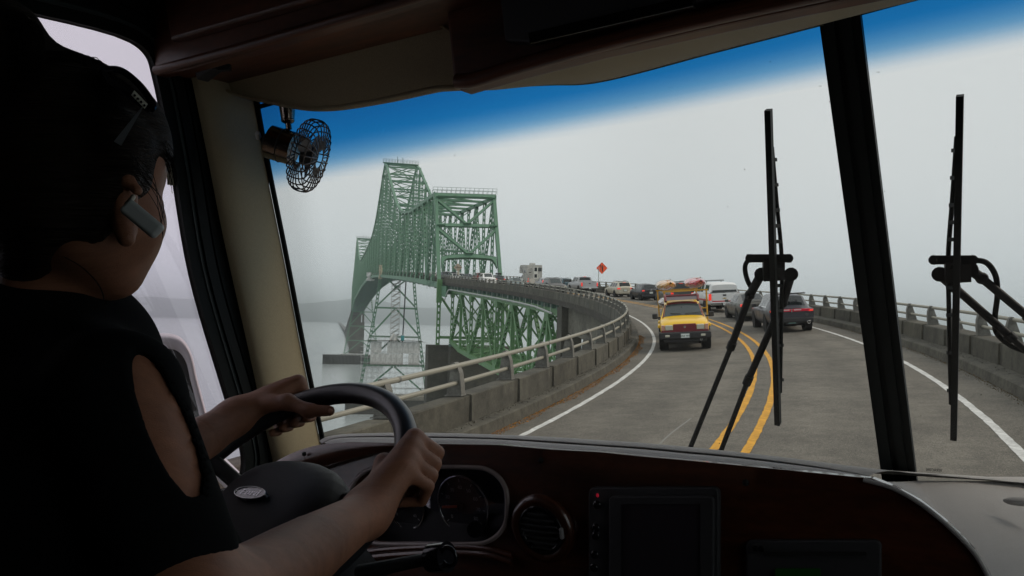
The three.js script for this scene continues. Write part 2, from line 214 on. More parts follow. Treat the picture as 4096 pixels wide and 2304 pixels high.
  for (const [sg, off, inn, lab] of [[-1, RAILL, WL, 'beige steel tube railing on posts along the left wall of the ramp'], [1, RAILR, WR, 'beige steel tube railing on posts along the right wall of the ramp']]) {
    const r = thing('tube_railing', lab, 'railing', 'railings along the ramp');
    for (let k = -5; k < 150; k++) { const s = P0 + k * PITCHP, m = part('post', k < 62 ? postGeo : postFar, mPost, r); m.userData.local = 1; m.position.copy(at(s, off - sg * 0.1, k < 60 ? WALLH : WALLH)); m.quaternion.copy(basisAt(s, sg > 0 ? 0 : Math.PI)); if (s > 1300) break; }
    for (const [up, rd, nm] of [[RAILH + 0.04, 0.046, 'top_rail'], [0.94, 0.04, 'lower_rail']]) part(nm, pipeAlong(-9, 370, off, up, rd, 1.235), mRail, r);
    const sl = []; for (let k = -3; k < 40; k++) { const s = P0 + k * PITCHP + (k % 3 === 0 ? 0.35 : 99); if (s > 200) continue; sl.push(rod(at(s - 0.03, off, RAILH + 0.04), at(s + 0.03, off, RAILH + 0.04), 0.049, 10)); }
    part('pipe_sleeve', sl, mPost, r, 'stuff');
  }
  // orange moss and grit gathered against the kerbs
  const N = 11000, g = new THREE.IcosahedronGeometry(1, 0), mm = new THREE.InstancedMesh(g, new THREE.MeshStandardMaterial({ color: lin(0.55, 0.4, 0.2), roughness: 1 }), N), q = new THREE.Quaternion(), mr = mulberry(55); const col = new THREE.Color();
  for (let i = 0; i < N; i++) { const left = mr() < 0.72, t = mr(), s = left ? 5 + 33 * mr() : 3 + 40 * mr(); const dens = 0.5 + 0.5 * Math.sin(s * 1.7) * Math.sin(s * 0.61 + 1); const w = 0.3 * (0.35 + 0.65 * dens); const o = left ? KL + 0.02 + w * Math.pow(mr(), 1.6) : KR - 0.02 - 0.16 * Math.pow(mr(), 2.2); const k = 0.003 + 0.009 * mr() * mr();
    mm.setMatrixAt(i, new THREE.Matrix4().compose(at(s, o, 0.006), q.setFromEuler(new THREE.Euler(mr() * 6, mr() * 6, mr() * 6)), V3(k * 1.6, k * 0.5, k * 1.6))); const b = 0.35 + mr() * 0.7; col.setRGB(0.75 * b, 0.42 * b * (0.8 + 0.5 * mr()), 0.14 * b); if (!left || mr() < 0.2) col.setRGB(0.22 * b, 0.2 * b, 0.15 * b); mm.setColorAt(i, col); }
  mm.name = 'moss_litter'; tag(mm, 'orange moss and grit gathered in the gutter against the kerb', 'litter', null, 'stuff'); scene.add(mm);
  const mg = new THREE.InstancedMesh(g, mKerb, 2600); for (let i = 0; i < 2600; i++) { const left = mr() < 0.6, s = 4 + 30 * mr(), o = left ? lerp(KL - 0.08, WL, Math.sqrt(mr())) : lerp(KR + 0.08, WR, Math.sqrt(mr())), k = 0.004 + 0.01 * mr() * mr(); mg.setMatrixAt(i, new THREE.Matrix4().compose(at(s, o, 0.236), q.setFromEuler(new THREE.Euler(mr() * 6, mr() * 6, 0)), V3(k * 1.4, k * 0.6, k * 1.4))); }
  mg.name = 'grit'; tag(mg, 'loose grit and dirt lying on the kerb beside the wall', 'grit', null, 'stuff'); scene.add(mg);
}
// ---------------------------------------------------------------- river, far shore
const WATER = -35;
{
  const wn = [8, 32, 96].map((f, i) => noiseLayer(512, f, 91 + i));
  const tw = tex(512, (x, y) => { const s = wn[0](x, y) * 0.3 + wn[1](x * 0.6, y) * 0.35 + wn[2](x * 0.5, y) * 0.35; return [s, s, s]; }, false);
  const m = new THREE.MeshPhysicalMaterial({ color: lin(0.38, 0.43, 0.44), roughness: 0.14, ior: 1.4, bumpMap: rep(tw, 0.028, 0.05), bumpScale: 0.13 });
  const g = new THREE.PlaneGeometry(24000, 24000, 1, 1).rotateX(-Math.PI / 2); const uv = g.attributes.uv; for (let i = 0; i < uv.count; i++) uv.setXY(i, uv.getX(i) * 24000, uv.getY(i) * 24000);
  const w = solo('water', g, m, 'wide grey river with light ripples under the bridge', 'water', null, 'structure'); w.position.set(0, WATER, -3000);
  const hn = noiseLayer(512, 24, 7), hn2 = noiseLayer(512, 80, 8);
  const hill = gridGeo(240, 10, (u, v) => { const a = lerp(-1.6, 0.14, u), R = 4650 + v * 2600 - 500 * Math.cos(a * 2.1) + 120 * hn(u * 512, 40), rise = (95 + 80 * hn(u * 500, 10) + 25 * hn2(u * 512, v * 300)) * Math.sin(v * Math.PI * 0.5) ** 0.7 * (1 - smooth(-0.15, 0.14, a)) ; return [V3(Math.sin(a) * R, WATER - 2 + (v === 0 ? 0 : rise), -Math.cos(a) * R), u * 40, v * 4]; });
  solo('hills', hill, new THREE.MeshStandardMaterial({ color: lin(0.08, 0.11, 0.12), map: rep(tMottle, 2, 2), roughness: 1 }), 'low wooded hills of the far shore fading into mist', 'hills', null, 'structure');
}
// ---------------------------------------------------------------- green steel bridge
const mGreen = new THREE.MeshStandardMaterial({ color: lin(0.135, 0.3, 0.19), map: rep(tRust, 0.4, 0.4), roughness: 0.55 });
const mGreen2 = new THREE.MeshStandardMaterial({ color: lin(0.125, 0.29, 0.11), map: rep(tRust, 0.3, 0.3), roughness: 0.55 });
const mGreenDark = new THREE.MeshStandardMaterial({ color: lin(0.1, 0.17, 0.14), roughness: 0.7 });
const mPier = new THREE.MeshStandardMaterial({ color: lin(0.17, 0.165, 0.145), map: rep(tConcrete, 0.05, 0.08), roughness: 0.95 });
const mPierWet = new THREE.MeshStandardMaterial({ color: lin(0.09, 0.09, 0.08), map: rep(tConcrete, 0.05, 0.08), roughness: 0.9 });
const mGalv = new THREE.MeshStandardMaterial({ color: lin(0.42, 0.43, 0.42), roughness: 0.5, metalness: 0.3 });
const mCanvas = new THREE.MeshStandardMaterial({ color: lin(0.86, 0.86, 0.83), map: rep(tMottle, 0.3, 0.3), roughness: 0.9 });
const TW = 5.9;
const zOf = (s) => -frame(s).z;
const TZ = [150, 160, 204, 225, 241, 256, 274, 288, 294, 301, 317, 338, 364, 400, 440, 503, 535, 560, 580, 588, 597, 615, 640, 660, 735], TY = [24.6, 24.8, 27.1, 29.7, 34.2, 40.8, 48.7, 55.3, 56.9, 55, 48, 41, 37, 35.5, 35, 35, 41, 49, 55.8, 57.6, 55.5, 48, 41, 37, 25];
const NODES = []; { let s = SP; const push = (n, d) => { for (let i = 0; i < n; i++) { NODES.push(s); s += d; } }; push(16, 9.31); push(32, 9.43); push(16, 9.5); NODES.push(s); }
const topY = (s) => pl(TZ, TY, zOf(s));
const B = NODES.map((s) => [-1, 1].map((g) => at(s, g * TW, -0.55))), T = NODES.map((s) => [-1, 1].map((g) => { const p = at(s, g * TW, 0); p.y = topY(s); return p; }));
const axisAt = (s) => { const f = frame(s); return V3(Math.sin(f.h), 0, -Math.cos(f.h)); }, sideAt = (s) => { const f = frame(s); return V3(Math.cos(f.h), 0, Math.sin(f.h)); };
{
  const br = thing('cantilever_truss_bridge', 'tall green steel cantilever truss bridge with two peaks and a boxy portal', 'bridge');
  const nN = NODES.length;
  for (let i = 0; i < nN; i++) {
    const ax = axisAt(NODES[i]), far = i > 22;
    for (const k of [0, 1]) {
      if (i < nN - 1) { const bc = laced(B[i][k], B[i + 1][k], 0.75, 0.95, V3(0, 1, 0), 1, true); part('bottom_chord', bc, mGreen, br); }
      if (i > 0 && i < nN - 2) part('top_chord', laced(T[i][k], T[i + 1][k], 0.72, 0.62, V3(0, 1, 0), 1, true), mGreen, br);
      if (i > 0 && i < nN - 1) part('vertical', laced(B[i][k], T[i][k], 0.55, 0.6, ax, far ? 2.4 : 1.25), mGreen, br);
      // diagonals rise to every second top node
      if (i > 0 && i < nN - 2) { const [a, b] = i % 2 ? [T[i][k], B[i + 1][k]] : [B[i][k], T[i + 1][k]]; part('diagonal', laced(a, b, 0.55, 0.5, sideAt(NODES[i]).cross(b.clone().sub(a)).normalize(), far ? 2.4 : 1.25), mGreen, br); }
    }
    if (i > 0 && i < nN - 1) {
      part('top_strut', laced(T[i][0], T[i][1], 0.5, 0.45, V3(0, 1, 0), 1.1), mGreen, br);
      if (i < nN - 2) for (const k of [0, 1]) { const a = T[i][k].clone().lerp(T[i + 1][1 - k], 0.02), b = T[i][k].clone().lerp(T[i + 1][1 - k], 0.98); if (k) { a.y += 0.14; b.y += 0.14; } else { a.y -= 0.14; b.y -= 0.14; } part('lateral_brace', laced(a, b, 0.36, 0.26, V3(0, 1, 0), 1.1), mGreen, br); }
      // sway frames between facing verticals
      const h = T[i][0].y - B[i][0].y, lift = (k, y) => { const p = B[i][k].clone().lerp(T[i][k], y / h); return p; };
      if (i % 4 === 0 || far) { const low = 7.2; part('sway_strut', laced(lift(0, low), lift(1, low), 0.3, 0.4, V3(0, 1, 0), 1.1, far), mGreen, br);
        let y0 = low; while (y0 < h - 5) { const y1 = Math.min(h - 0.4, y0 + 9.5); part('sway_brace', [beam(lift(0, y0), lift(1, y1), 0.2, 0.16, ax), beam(lift(1, y0).addScaledVector(ax, 0.24), lift(0, y1).addScaledVector(ax, 0.24), 0.2, 0.16, ax)], mGreen, br); if (y1 < h - 4) part('sway_strut', beam(lift(0, y1), lift(1, y1), 0.22, 0.3), mGreen, br); y0 = y1; if (far && y0 > 20) break; } }
    }
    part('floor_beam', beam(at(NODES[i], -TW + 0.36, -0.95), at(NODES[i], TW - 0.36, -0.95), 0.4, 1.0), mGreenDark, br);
    // gusset plates
    if (i > 0 && i < 22) for (const k of [0, 1]) { const o = sideAt(NODES[i]).multiplyScalar(k ? 0.31 : -0.31); part('gusset_plate', [beam(B[i][k].clone().add(o).addScaledVector(axisAt(NODES[i]), -1.1), B[i][k].clone().add(o).addScaledVector(axisAt(NODES[i]), 1.1), 0.14, 1.9).translate(0, 0.35, 0), beam(T[i][k].clone().add(o).addScaledVector(ax, -0.8), T[i][k].clone().add(o).addScaledVector(ax, 0.8), 0.14, 1.4).translate(0, -0.3, 0)], mGreen, br); }
  }
  // deck of the truss spans
  const deckB = thing('bridge_deck', 'long dark deck of the truss bridge rising to a crest and falling away', 'bridge deck', null, 'structure');
  const s1 = NODES.at(-1);
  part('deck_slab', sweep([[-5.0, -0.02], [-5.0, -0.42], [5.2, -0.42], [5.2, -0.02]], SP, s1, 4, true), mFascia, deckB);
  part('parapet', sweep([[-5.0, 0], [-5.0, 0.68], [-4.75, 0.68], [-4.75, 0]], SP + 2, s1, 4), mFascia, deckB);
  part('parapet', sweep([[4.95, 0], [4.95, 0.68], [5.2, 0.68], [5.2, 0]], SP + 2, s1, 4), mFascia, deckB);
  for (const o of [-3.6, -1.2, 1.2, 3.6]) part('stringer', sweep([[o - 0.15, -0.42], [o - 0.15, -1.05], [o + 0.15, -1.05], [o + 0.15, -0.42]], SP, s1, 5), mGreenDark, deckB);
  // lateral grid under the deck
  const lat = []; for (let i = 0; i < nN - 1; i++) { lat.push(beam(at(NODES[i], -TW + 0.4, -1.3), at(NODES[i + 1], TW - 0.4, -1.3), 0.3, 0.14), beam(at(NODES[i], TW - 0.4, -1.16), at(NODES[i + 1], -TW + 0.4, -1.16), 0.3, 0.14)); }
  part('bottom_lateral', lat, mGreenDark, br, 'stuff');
  // inclined portal frame facing the ramp
  const pb = [B[0][0].clone(), B[0][1].clone()], pt = [T[1][0].clone(), T[1][1].clone()];
  pb[0].y -= 0.6; pb[1].y -= 0.6;
  const U = pt[0].clone().sub(pb[0]), Lp = U.length(); U.normalize(); const S = sideAt(SP), Nn = S.clone().cross(U).normalize(); // Nn faces away from the viewer or towards: sign fixed below
  if (Nn.dot(axisAt(SP)) > 0) Nn.negate();
  const q = (f, t, n = 0) => pb[0].clone().lerp(pb[1], f).addScaledVector(U, t * Lp).addScaledVector(Nn, n);
  for (const f of [0, 1]) part('portal_post', [laced(q(f, 0), q(f, 1.0), 0.66, 0.8, Nn, 1, true)], mGreen, br);
  part('portal_beam', beam(q(-0.03, 0.985), q(1.03, 0.985), 0.8, 0.62, U), mGreen, br);
  part('portal_strut', laced(q(0, 0.655), q(1, 0.655), 0.5, 0.62, Nn.clone().cross(S), 1.1), mGreen, br);
  for (const f of [0, 1]) { part('portal_brace', laced(q(f, 0.945), q(0.5, 0.67), 0.42, 0.6, Nn, 1.3, true), mGreen, br); part('portal_brace', laced(q(f, 0.62), q(0.5, 0.345), 0.42, 0.6, Nn, 1.3, true), mGreen, br); }
  { // curved knee arch above the roadway
    const n = 36, low = (f) => { const e = Math.abs(f - 0.5) * 2; return 0.305 - 0.018 * e * e - 0.085 * Math.max(0, (e - 0.78) / 0.22) ** 2.2; }, up = (f) => 0.345 - 0.03 * (Math.abs(f - 0.5) * 2) ** 2;
    const face = (nn, fl) => gridGeo(n, 1, (u, v) => [q(lerp(0.045, 0.955, u), lerp(low(lerp(0.0, 1, u)), up(u), v), nn), u * 11, v], fl), lip = (f, nn0, nn1, fl) => gridGeo(n, 1, (u, v) => [q(lerp(0.045, 0.955, u), f(u), lerp(nn0, nn1, v)), u * 11, v], fl);
    part('portal_arch', [face(0.32), face(-0.32, true), lip(low, 0.38, -0.38), lip(up, 0.38, -0.38, true)], mGreen, br);
  }
  for (const [f, t] of [[0.5, 0.662], [0.5, 0.34], [0.06, 0.95], [0.94, 0.95], [0.06, 0.64], [0.94, 0.64]]) part('gusset_plate', beam(q(f - 0.07, t, 0.33), q(f + 0.07, t, 0.33), 0.03, 1.0, Nn.clone()), mGreen, br);
  // inspection railings on the portal beam and on both peaks
  const rail = (a, b, h, n) => { const o = []; for (let i = 0; i <= n; i++) { const p = a.clone().lerp(b, i / n); o.push(rod(p, p.clone().setY(p.y + h), 0.035, 5)); } for (const t of [0.55, 1]) o.push(rod(a.clone().setY(a.y + h * t), b.clone().setY(b.y + h * t), 0.035, 5)); return o; };
  part('inspection_railing', [...rail(q(-0.05, 1.005, 0.3), q(1.05, 1.005, 0.3), 1.15, 14), ...rail(q(-0.05, 1.005, -0.8), q(1.05, 1.005, -0.8), 1.15, 14)], mGreenDark, br);
  for (const i of [16, 48]) { const a = T[i][0].clone().addScaledVector(S, -0.8), b = T[i][1].clone().addScaledVector(S, 0.5); a.y += 0.5; b.y += 0.5; part('peak_platform', [beam(a, b, 1.6, 0.25), beam(T[i][0], T[i][1], 0.8, 0.8)], mGreen, br); part('inspection_railing', [...rail(a.clone().addScaledVector(axisAt(SP), -0.8), b.clone().addScaledVector(axisAt(SP), -0.8), 1.4, 12), ...rail(a.clone().addScaledVector(axisAt(SP), 0.8), b.clone().addScaledVector(axisAt(SP), 0.8), 1.4, 12), rod(a.clone().lerp(b, 0.4), a.clone().lerp(b, 0.4).add(V3(0, 2.6, 0)), 0.1, 6), rod(a.clone().lerp(b, 0.55), a.clone().lerp(b, 0.55).add(V3(0, 2.3, 0)), 0.1, 6)], mGreenDark, br); }
  // end frame below the portal, standing on the wall pier
  const eY = -4.9; for (const k of [0, 1]) { const a = at(SP, (k ? 1 : -1) * TW, 0); part('end_post', [laced(a.clone().setY(eY), a.clone().setY(B[0][0].y - 0.3), 0.7, 0.62, axisAt(SP), 1.2), beam(a.clone().setY(3.0), a.clone().setY(7.4), 0.95, 0.9, axisAt(SP))], mGreen2, br); }
  const ep = (o, y) => at(SP, o, 0).setY(y); part('end_strut', beam(ep(-5.5, 4.9), ep(5.5, 4.9), 0.4, 0.6), mGreenDark, br);
  part('end_strut', beam(ep(-5.5, -3.4), ep(5.5, -3.4), 0.4, 0.5), mGreen2, br);
  for (const g of [-1, 1]) { part('end_brace', beam(ep(g * 5.4, 3.9), ep(g * 0.5, -3.1), 0.4, 0.4, axisAt(SP)), mGreen2, br); }
  part('end_girder', [beam(at(150, -5.0, -1.7), at(SP + 0.5, -5.6, -1.7), 0.3, 2.0), beam(at(150, 5.2, -1.7), at(SP + 0.5, 5.6, -1.7), 0.3, 2.0), beam(at(SP - 0.8, -5.0, -1.5), at(SP - 0.8, 5.0, -1.5), 0.5, 1.6)], mGreen, br);
  // ladder and caged platform on the left end post
  const la = []; for (let k = 0; k < 3; k++) { const a = at(158 + k * 4.5, -TW - 0.5, 0); la.push(rod(a.clone().setY(6), a.clone().setY(23), 0.04, 5)); } for (let y = 7; y < 23; y += 4) { la.push(rod(at(158, -TW - 0.5, 0).setY(y), at(167, -TW - 0.5, 0).setY(y), 0.04, 5)); } part('access_ladder', la, mGreenDark, br);
}
// ---------------------------------------------------------------- approach deck truss between the portal pier and the column pier
{
  const tr = thing('deck_truss', 'green steel deck truss under the dark ramp deck beside the railing', 'truss');
  const n = 8, s0 = 150.6, s1 = 80.5, st = []; for (let i = 0; i <= n; i++) st.push(lerp(s0, s1, i / n));
  const tp = st.map((s) => [-1, 1].map((g) => at(s, g * 3.75, -1.55))), bt = st.map((s, i) => [-1, 1].map((g) => at(s, g * 3.75, i === 0 ? -10.9 : -11.6)));
  for (let i = 0; i <= n; i++) {
    const ax = axisAt(st[i]);
    for (const k of [0, 1]) {
      if (i < n) { part('top_chord', [laced(tp[i][k], tp[i + 1][k], 0.5, 0.78, V3(0, 1, 0), 1, true), beam(tp[i][k].clone().setY(tp[i][k].y + 0.4), tp[i + 1][k].clone().setY(tp[i + 1][k].y + 0.4), 0.75, 0.07)], mGreen2, tr); part('bottom_chord', laced(bt[i][k], bt[i + 1][k], 0.5, 0.7, V3(0, 1, 0), 1, true), mGreen2, tr);
        const [a, b] = i % 2 ? [tp[i][k], bt[i + 1][k]] : [bt[i][k], tp[i + 1][k]]; part('diagonal', laced(a, b, 0.5, 0.46, sideAt(st[i]).cross(b.clone().sub(a)).normalize(), 1.0), mGreen2, tr); }
      part('vertical', i % 2 ? laced(bt[i][k], tp[i][k], 0.42, 0.42, ax, 1, true) : laced(bt[i][k], tp[i][k], 0.5, 0.42, ax, 1.0), mGreen2, tr);
      part('gusset_plate', [beam(tp[i][k].clone().addScaledVector(ax, -0.9), tp[i][k].clone().addScaledVector(ax, 0.9), 0.56, 1.5).translate(0, -0.45, 0), beam(bt[i][k].clone().addScaledVector(ax, -0.8), bt[i][k].clone().addScaledVector(ax, 0.8), 0.56, 1.2).translate(0, 0.25, 0)], mGreen2, tr);
    }
    part('cross_strut', [beam(tp[i][0], tp[i][1], 0.3, 0.6), beam(bt[i][0], bt[i][1], 0.3, 0.45)], mGreen2, tr);
    const mid = tp[i][0].clone().lerp(bt[i][1], 0.5); part('sway_brace', [beam(tp[i][0], bt[i][1], 0.22, 0.2, ax), beam(tp[i][1].clone().addScaledVector(ax, 0.24), bt[i][0].clone().addScaledVector(ax, 0.24), 0.22, 0.2, ax)], mGreen2, tr);
    if (i < n) { part('lateral_brace', [beam(bt[i][0], bt[i + 1][1], 0.4, 0.16), beam(bt[i][1].clone().setY(bt[i][1].y + 0.2), bt[i + 1][0].clone().setY(bt[i + 1][0].y + 0.2), 0.4, 0.16)], mGreen2, tr); for (let j = 1; j < 6; j++) { const u = j / 6; part('batten_plate', beam(bt[i][0].clone().lerp(bt[i + 1][0], u).setY(bt[i][0].y - 0.02 + (bt[i + 1][0].y - bt[i][0].y) * u), bt[i][1].clone().lerp(bt[i + 1][1], u), 0.5, 0.08), mGreen2, tr); } }
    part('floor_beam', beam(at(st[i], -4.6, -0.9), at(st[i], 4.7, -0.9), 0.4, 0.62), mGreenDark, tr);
    // brackets under the slab edge
    if (i < n) for (let j = 0; j < 4; j++) { const s = lerp(st[i], st[i + 1], (j + 0.5) / 4); part('deck_bracket', beam(at(s, -4.7, -0.86), at(s, 4.7, -0.86), 0.22, 0.48), mGreenDark, tr); }
  }
  for (const o of [-2, 0, 2]) part('stringer', sweep([[o - 0.18, -0.62], [o - 0.18, -1.2], [o + 0.18, -1.2], [o + 0.18, -0.62]], s1, s0, 4, true), mGreenDark, tr);
  // grey utility pipe slung along the deck edge
  const pts = [at(152, -5.0, -3.4), at(150, -5.1, -2.4), at(147, -5.2, -1.35)]; for (let s = 144; s >= 81; s -= 3) pts.push(at(s, -5.22, -1.2 - 0.25 * (s < 90 ? (90 - s) / 9 : 0)));
  const up = thing('utility_pipe', 'thin grey utility pipe hung along the edge of the ramp deck', 'pipe'); part('pipe', new THREE.TubeGeometry(new THREE.CatmullRomCurve3(pts, false, 'centripetal'), 160, 0.1, 8), mGalv, up);
  for (let s = 144; s > 82; s -= 3.1) part('hanger', [rod(at(s, -5.22, -1.32), at(s, -5.22, -0.55), 0.03, 5), beam(at(s, -5.4, -1.36), at(s, -5.0, -1.36), 0.06, 0.05)], mGalv, up);
}
// ---------------------------------------------------------------- piers
function prism(foot, y0, y1, m, name, parent) { const sh = new THREE.Shape(foot.map((p) => new THREE.Vector2(p.x, -p.z))); const g = new THREE.ExtrudeGeometry(sh, { depth: y1 - y0, bevelEnabled: false }); g.rotateX(-Math.PI / 2); g.translate(0, y0, 0); return part(name, g, m, parent); }
const foot = (s, o0, o1, a0, a1) => { const f = at(s, 0, 0), S = sideAt(s), A = axisAt(s), P = (o, a) => f.clone().addScaledVector(S, o).addScaledVector(A, a); return [P(o0, a0), P(o1, a0), P(o1, a1), P(o0, a1)]; };
{
  const p1 = thing('wall_pier', 'broad dark concrete wall pier under the portal end of the truss', 'pier');
  prism(foot(SP, -4.1, 8.5, -4.0, -1.2), WATER - 2, -5.0, mPier, 'pier_wall', p1); prism(foot(SP, -7.8, 8.7, -1.2, 2.2), WATER - 2, -4.85, mPier, 'pier_wall', p1);
  part('bearing', [box(0.9, 0.5, 0.9), box(0.5, 0.4, 0.5, 0, 0.4, 0)].map((g) => g.translate(...at(SP - 2.5, -3.75, 0).setY(-4.75).toArray())), mGreenDark, p1);
  const p2 = thing('column_pier', 'dark concrete twin column pier under the curve of the ramp', 'pier');
  prism(foot(79.2, -4.9, -3.3, -1.1, 1.1), WATER - 2, at(79.2, 0, -0.9).y, mPier, 'column', p2); prism(foot(77.2, -4.2, -3.2, -0.4, 0.4), WATER - 2, at(78, 0, -3).y, mPier, 'column', p2); prism(foot(79.2, 3.3, 4.9, -1.1, 1.1), WATER - 2, at(79.2, 0, -0.9).y, mPier, 'column', p2);
  prism(foot(79.2, -3.3, 3.3, -0.9, 0.9), at(79.2, 0, -4).y, at(79.2, 0, -1.4).y, mPier, 'cap_beam', p2);
  for (const s of [12, 45]) { const p = thing('column_pier', s > 20 ? 'concrete ramp pier under the middle of the curve' : 'concrete ramp pier nearest under the motorhome', 'pier'); for (const o of [-3.6, 3.6]) prism(foot(s, o - 0.8, o + 0.8, -0.8, 0.8), WATER - 2, at(s, 0, -3.2).y, mPier, 'column', p); prism(foot(s, -5, 5, -0.9, 0.9), at(s, 0, -4.4).y, at(s, 0, -3.15).y, mPier, 'cap_beam', p); }
  // steel bents under the two peaks
  const bent = (i, label) => {
    const s = NODES[i], b = thing('steel_bent', label, 'bridge tower'); const A = axisAt(s), S = sideAt(s), c = at(s, 0, 0);
    const P = (o, y, a = 0) => V3(c.x, y, c.z).addScaledVector(S, o).addScaledVector(A, a);
    const ty = c.y - 1.1, W = [[6.1, ty], [7.35, 3.5], [9.0, -7.1], [10.75, -17.7], [12.5, -28.6]];
    for (let k = 0; k < 4; k++) { const [w0, y0] = W[k], [w1, y1] = W[k + 1];
      for (const g of [-1, 1]) part('leg', laced(P(g * w1, y1), P(g * w0, y0), 1.0, 0.95, A, 1.7), mGreen, b);
      if (k < 3) part('strut', beam(P(-w1, y1), P(w1, y1), 0.6, 0.62), mGreen, b);
      if (k === 0) { const n = P(-0.2, y0 - 3.4); for (const g of [-1, 1]) { part('brace', beam(P(g * 4.2, y0), n, 0.5, 0.5, A), mGreen, b); part('brace', beam(n, P(g * (w1 - 0.4), y1 + 0.7), 0.55, 0.55, A), mGreen, b); } part('gusset_plate', beam(P(-1.0, y0 - 3.4, -0.3), P(0.7, y0 - 3.4, -0.3), 0.06, 1.4), mGreen, b); }
      else for (const g of [-1, 1]) part('brace', beam(P(-0.2 + g * 0.3, y0 - 0.4), P(g * (w1 - 0.5), y1 + (k === 3 ? 0.5 : 0.9)), 0.6, 0.6, A), mGreen, b);
    }
    return { P, b };
  };
  const t1 = bent(16, 'splayed green steel bent wrapped in scaffolding under the near peak'), t2 = bent(48, 'splayed green steel bent on the stone island under the far peak');
  const base1 = thing('pier_base', 'concrete pier base above the water under the scaffolded bent', 'pier'); prism(foot(NODES[16], -17, 17, -5, 6), WATER - 2, -30.0, mPierWet, 'footing', base1); prism(foot(NODES[16], -16.6, 16.6, -4.6, 5.6), -30.0, -28.6, new THREE.MeshStandardMaterial({ color: lin(0.45, 0.44, 0.4), map: rep(tConcrete, 0.1, 0.1), roughness: 0.9 }), 'cap_slab', base1);
  const base2 = thing('pier_base', 'long dark timber fendered pier island in the river under the far bent', 'pier'); prism(foot(NODES[48], -27, 16, -6, 6), WATER - 2, -28.6, mPierWet, 'fender_wall', base2); prism(foot(NODES[48], -15, 15, -4, 4), -28.6, -27.6, mGalv, 'cap_slab', base2);
  const pil = []; for (let k = 0; k < 44; k++) { const f = foot(NODES[48], -27.2 + k, -26.6 + k, -6.3, -6.0)[0]; pil.push(rod(f.clone().setY(WATER - 1), f.clone().setY(-28.0 + 0.3 * rng()), 0.26, 6)); } part('timber_pile', pil, mPierWet, base2, 'stuff');
  const p3 = thing('wall_pier', 'dark concrete wall pier standing in the river behind the far bent', 'pier'); prism(foot(NODES.at(-1), -6.6, 6.6, -2, 2), WATER - 2, -5.3, mPier, 'pier_wall', p3); prism(foot(NODES.at(-1), -6.2, -4.4, -1.5, 1.5), -5.3, at(NODES.at(-1), 0, -1.3).y, mPier, 'column', p3); prism(foot(NODES.at(-1), 4.4, 6.2, -1.5, 1.5), -5.3, at(NODES.at(-1), 0, -1.3).y, mPier, 'column', p3);
  // far approach and low trestle
  const via = thing('trestle_viaduct', 'long low concrete trestle running across the river to the far shore', 'viaduct'); const sB = NODES.at(-1);
  part('deck', sweep([[-5.2, 0.9], [-5.2, -3.0], [5.2, -3.0], [5.2, 0.9], [5, 0], [-5, 0]], sB, 1690, 12, true), mFascia, via);
  for (let s = sB + 60, k = 0; s < 1690; s += k++ < 9 ? 62 : 26) { const y = at(s, 0, -3).y; if (y > WATER) prism(foot(s, -5, 5, -1.4, 1.4), WATER - 2, y, mPier, 'pier', via); }
  const e0 = at(1690, 0, 0), e1 = V3(-1086, -29, -5001); part('deck', [beam(e0, e1, 10, 1.8).translate(0, -0.4, 0)], mFascia, via); const tp = []; for (let k = 0; k < 120; k++) { const p = e0.clone().lerp(e1, k / 120); tp.push(box(9, 6, 1.6, p.x, WATER + 2, p.z)); } part('trestle_pile', tp, mPierWet, via, 'stuff');
  // scaffolding on the near bent
  const sc = thing('scaffold', 'steel scaffolding with white sheeting round the lower half of the near bent', 'scaffold'); const P = t1.P, tubes = [];
  for (const a of [-3.0, 2.6]) { for (let o = -12; o <= 11.5; o += 2.1) { const top = Math.abs(o) < 9.4 ? -6.6 : -14; tubes.push(rod(P(o, -28.6, a), P(o, top, a), 0.05, 4)); } for (let y = -28; y < -6.6; y += 1.9) { const w = y > -9 ? 9.6 : 12.4; tubes.push(rod(P(-w, y, a), P(w, y, a), 0.05, 4)); } for (let k = 0; k < 12; k++) { const o = -11 + k * 1.9, y = -27.5 + (k % 4) * 4.4; tubes.push(rod(P(o, y, a), P(o + 1.9, y + 1.9, a), 0.04, 4)); } }
  for (let o = -12; o <= 11.5; o += 2.1) for (let y = -28; y < -9; y += 3.8) tubes.push(rod(P(o, y, -3), P(o, y, 2.6), 0.05, 4));
  part('scaffold_tube', tubes, mGalv, sc, 'stuff');
  for (let k = 0; k < 3; k++) part('work_platform', beam(P(-9.8 - k, -8.45 - k * 8.6, -3.4), P(9.8 + k, -8.45 - k * 8.6, -3.4), 0.9, 0.14), mKerb, sc);
  part('work_platform', beam(P(-10, -8.5, -0.4), P(10, -8.5, -0.4), 6, 0.12), mKerb, sc);
  for (let k = 0; k < 9; k++) for (let j = 0; j < 2; j++) { const o0 = -8.9 + k * 1.98, y1 = -8.9 - j * 4.25; if ((k * 7 + j * 5) % 11 !== 3) part('white_sheet', gridGeo(5, 5, (u, v) => [P(o0 + u * 1.93 , y1 - v * 4.15, -2.72 + 0.09 * Math.sin(u * 3.1 + k) * Math.sin(v * 6.2 + j)), u, v]), mCanvas, sc); }
  // stair tower
  const stt = thing('stair_tower', 'slim scaffold stair tower rising inside the near bent to the deck', 'scaffold'); const sT = [];
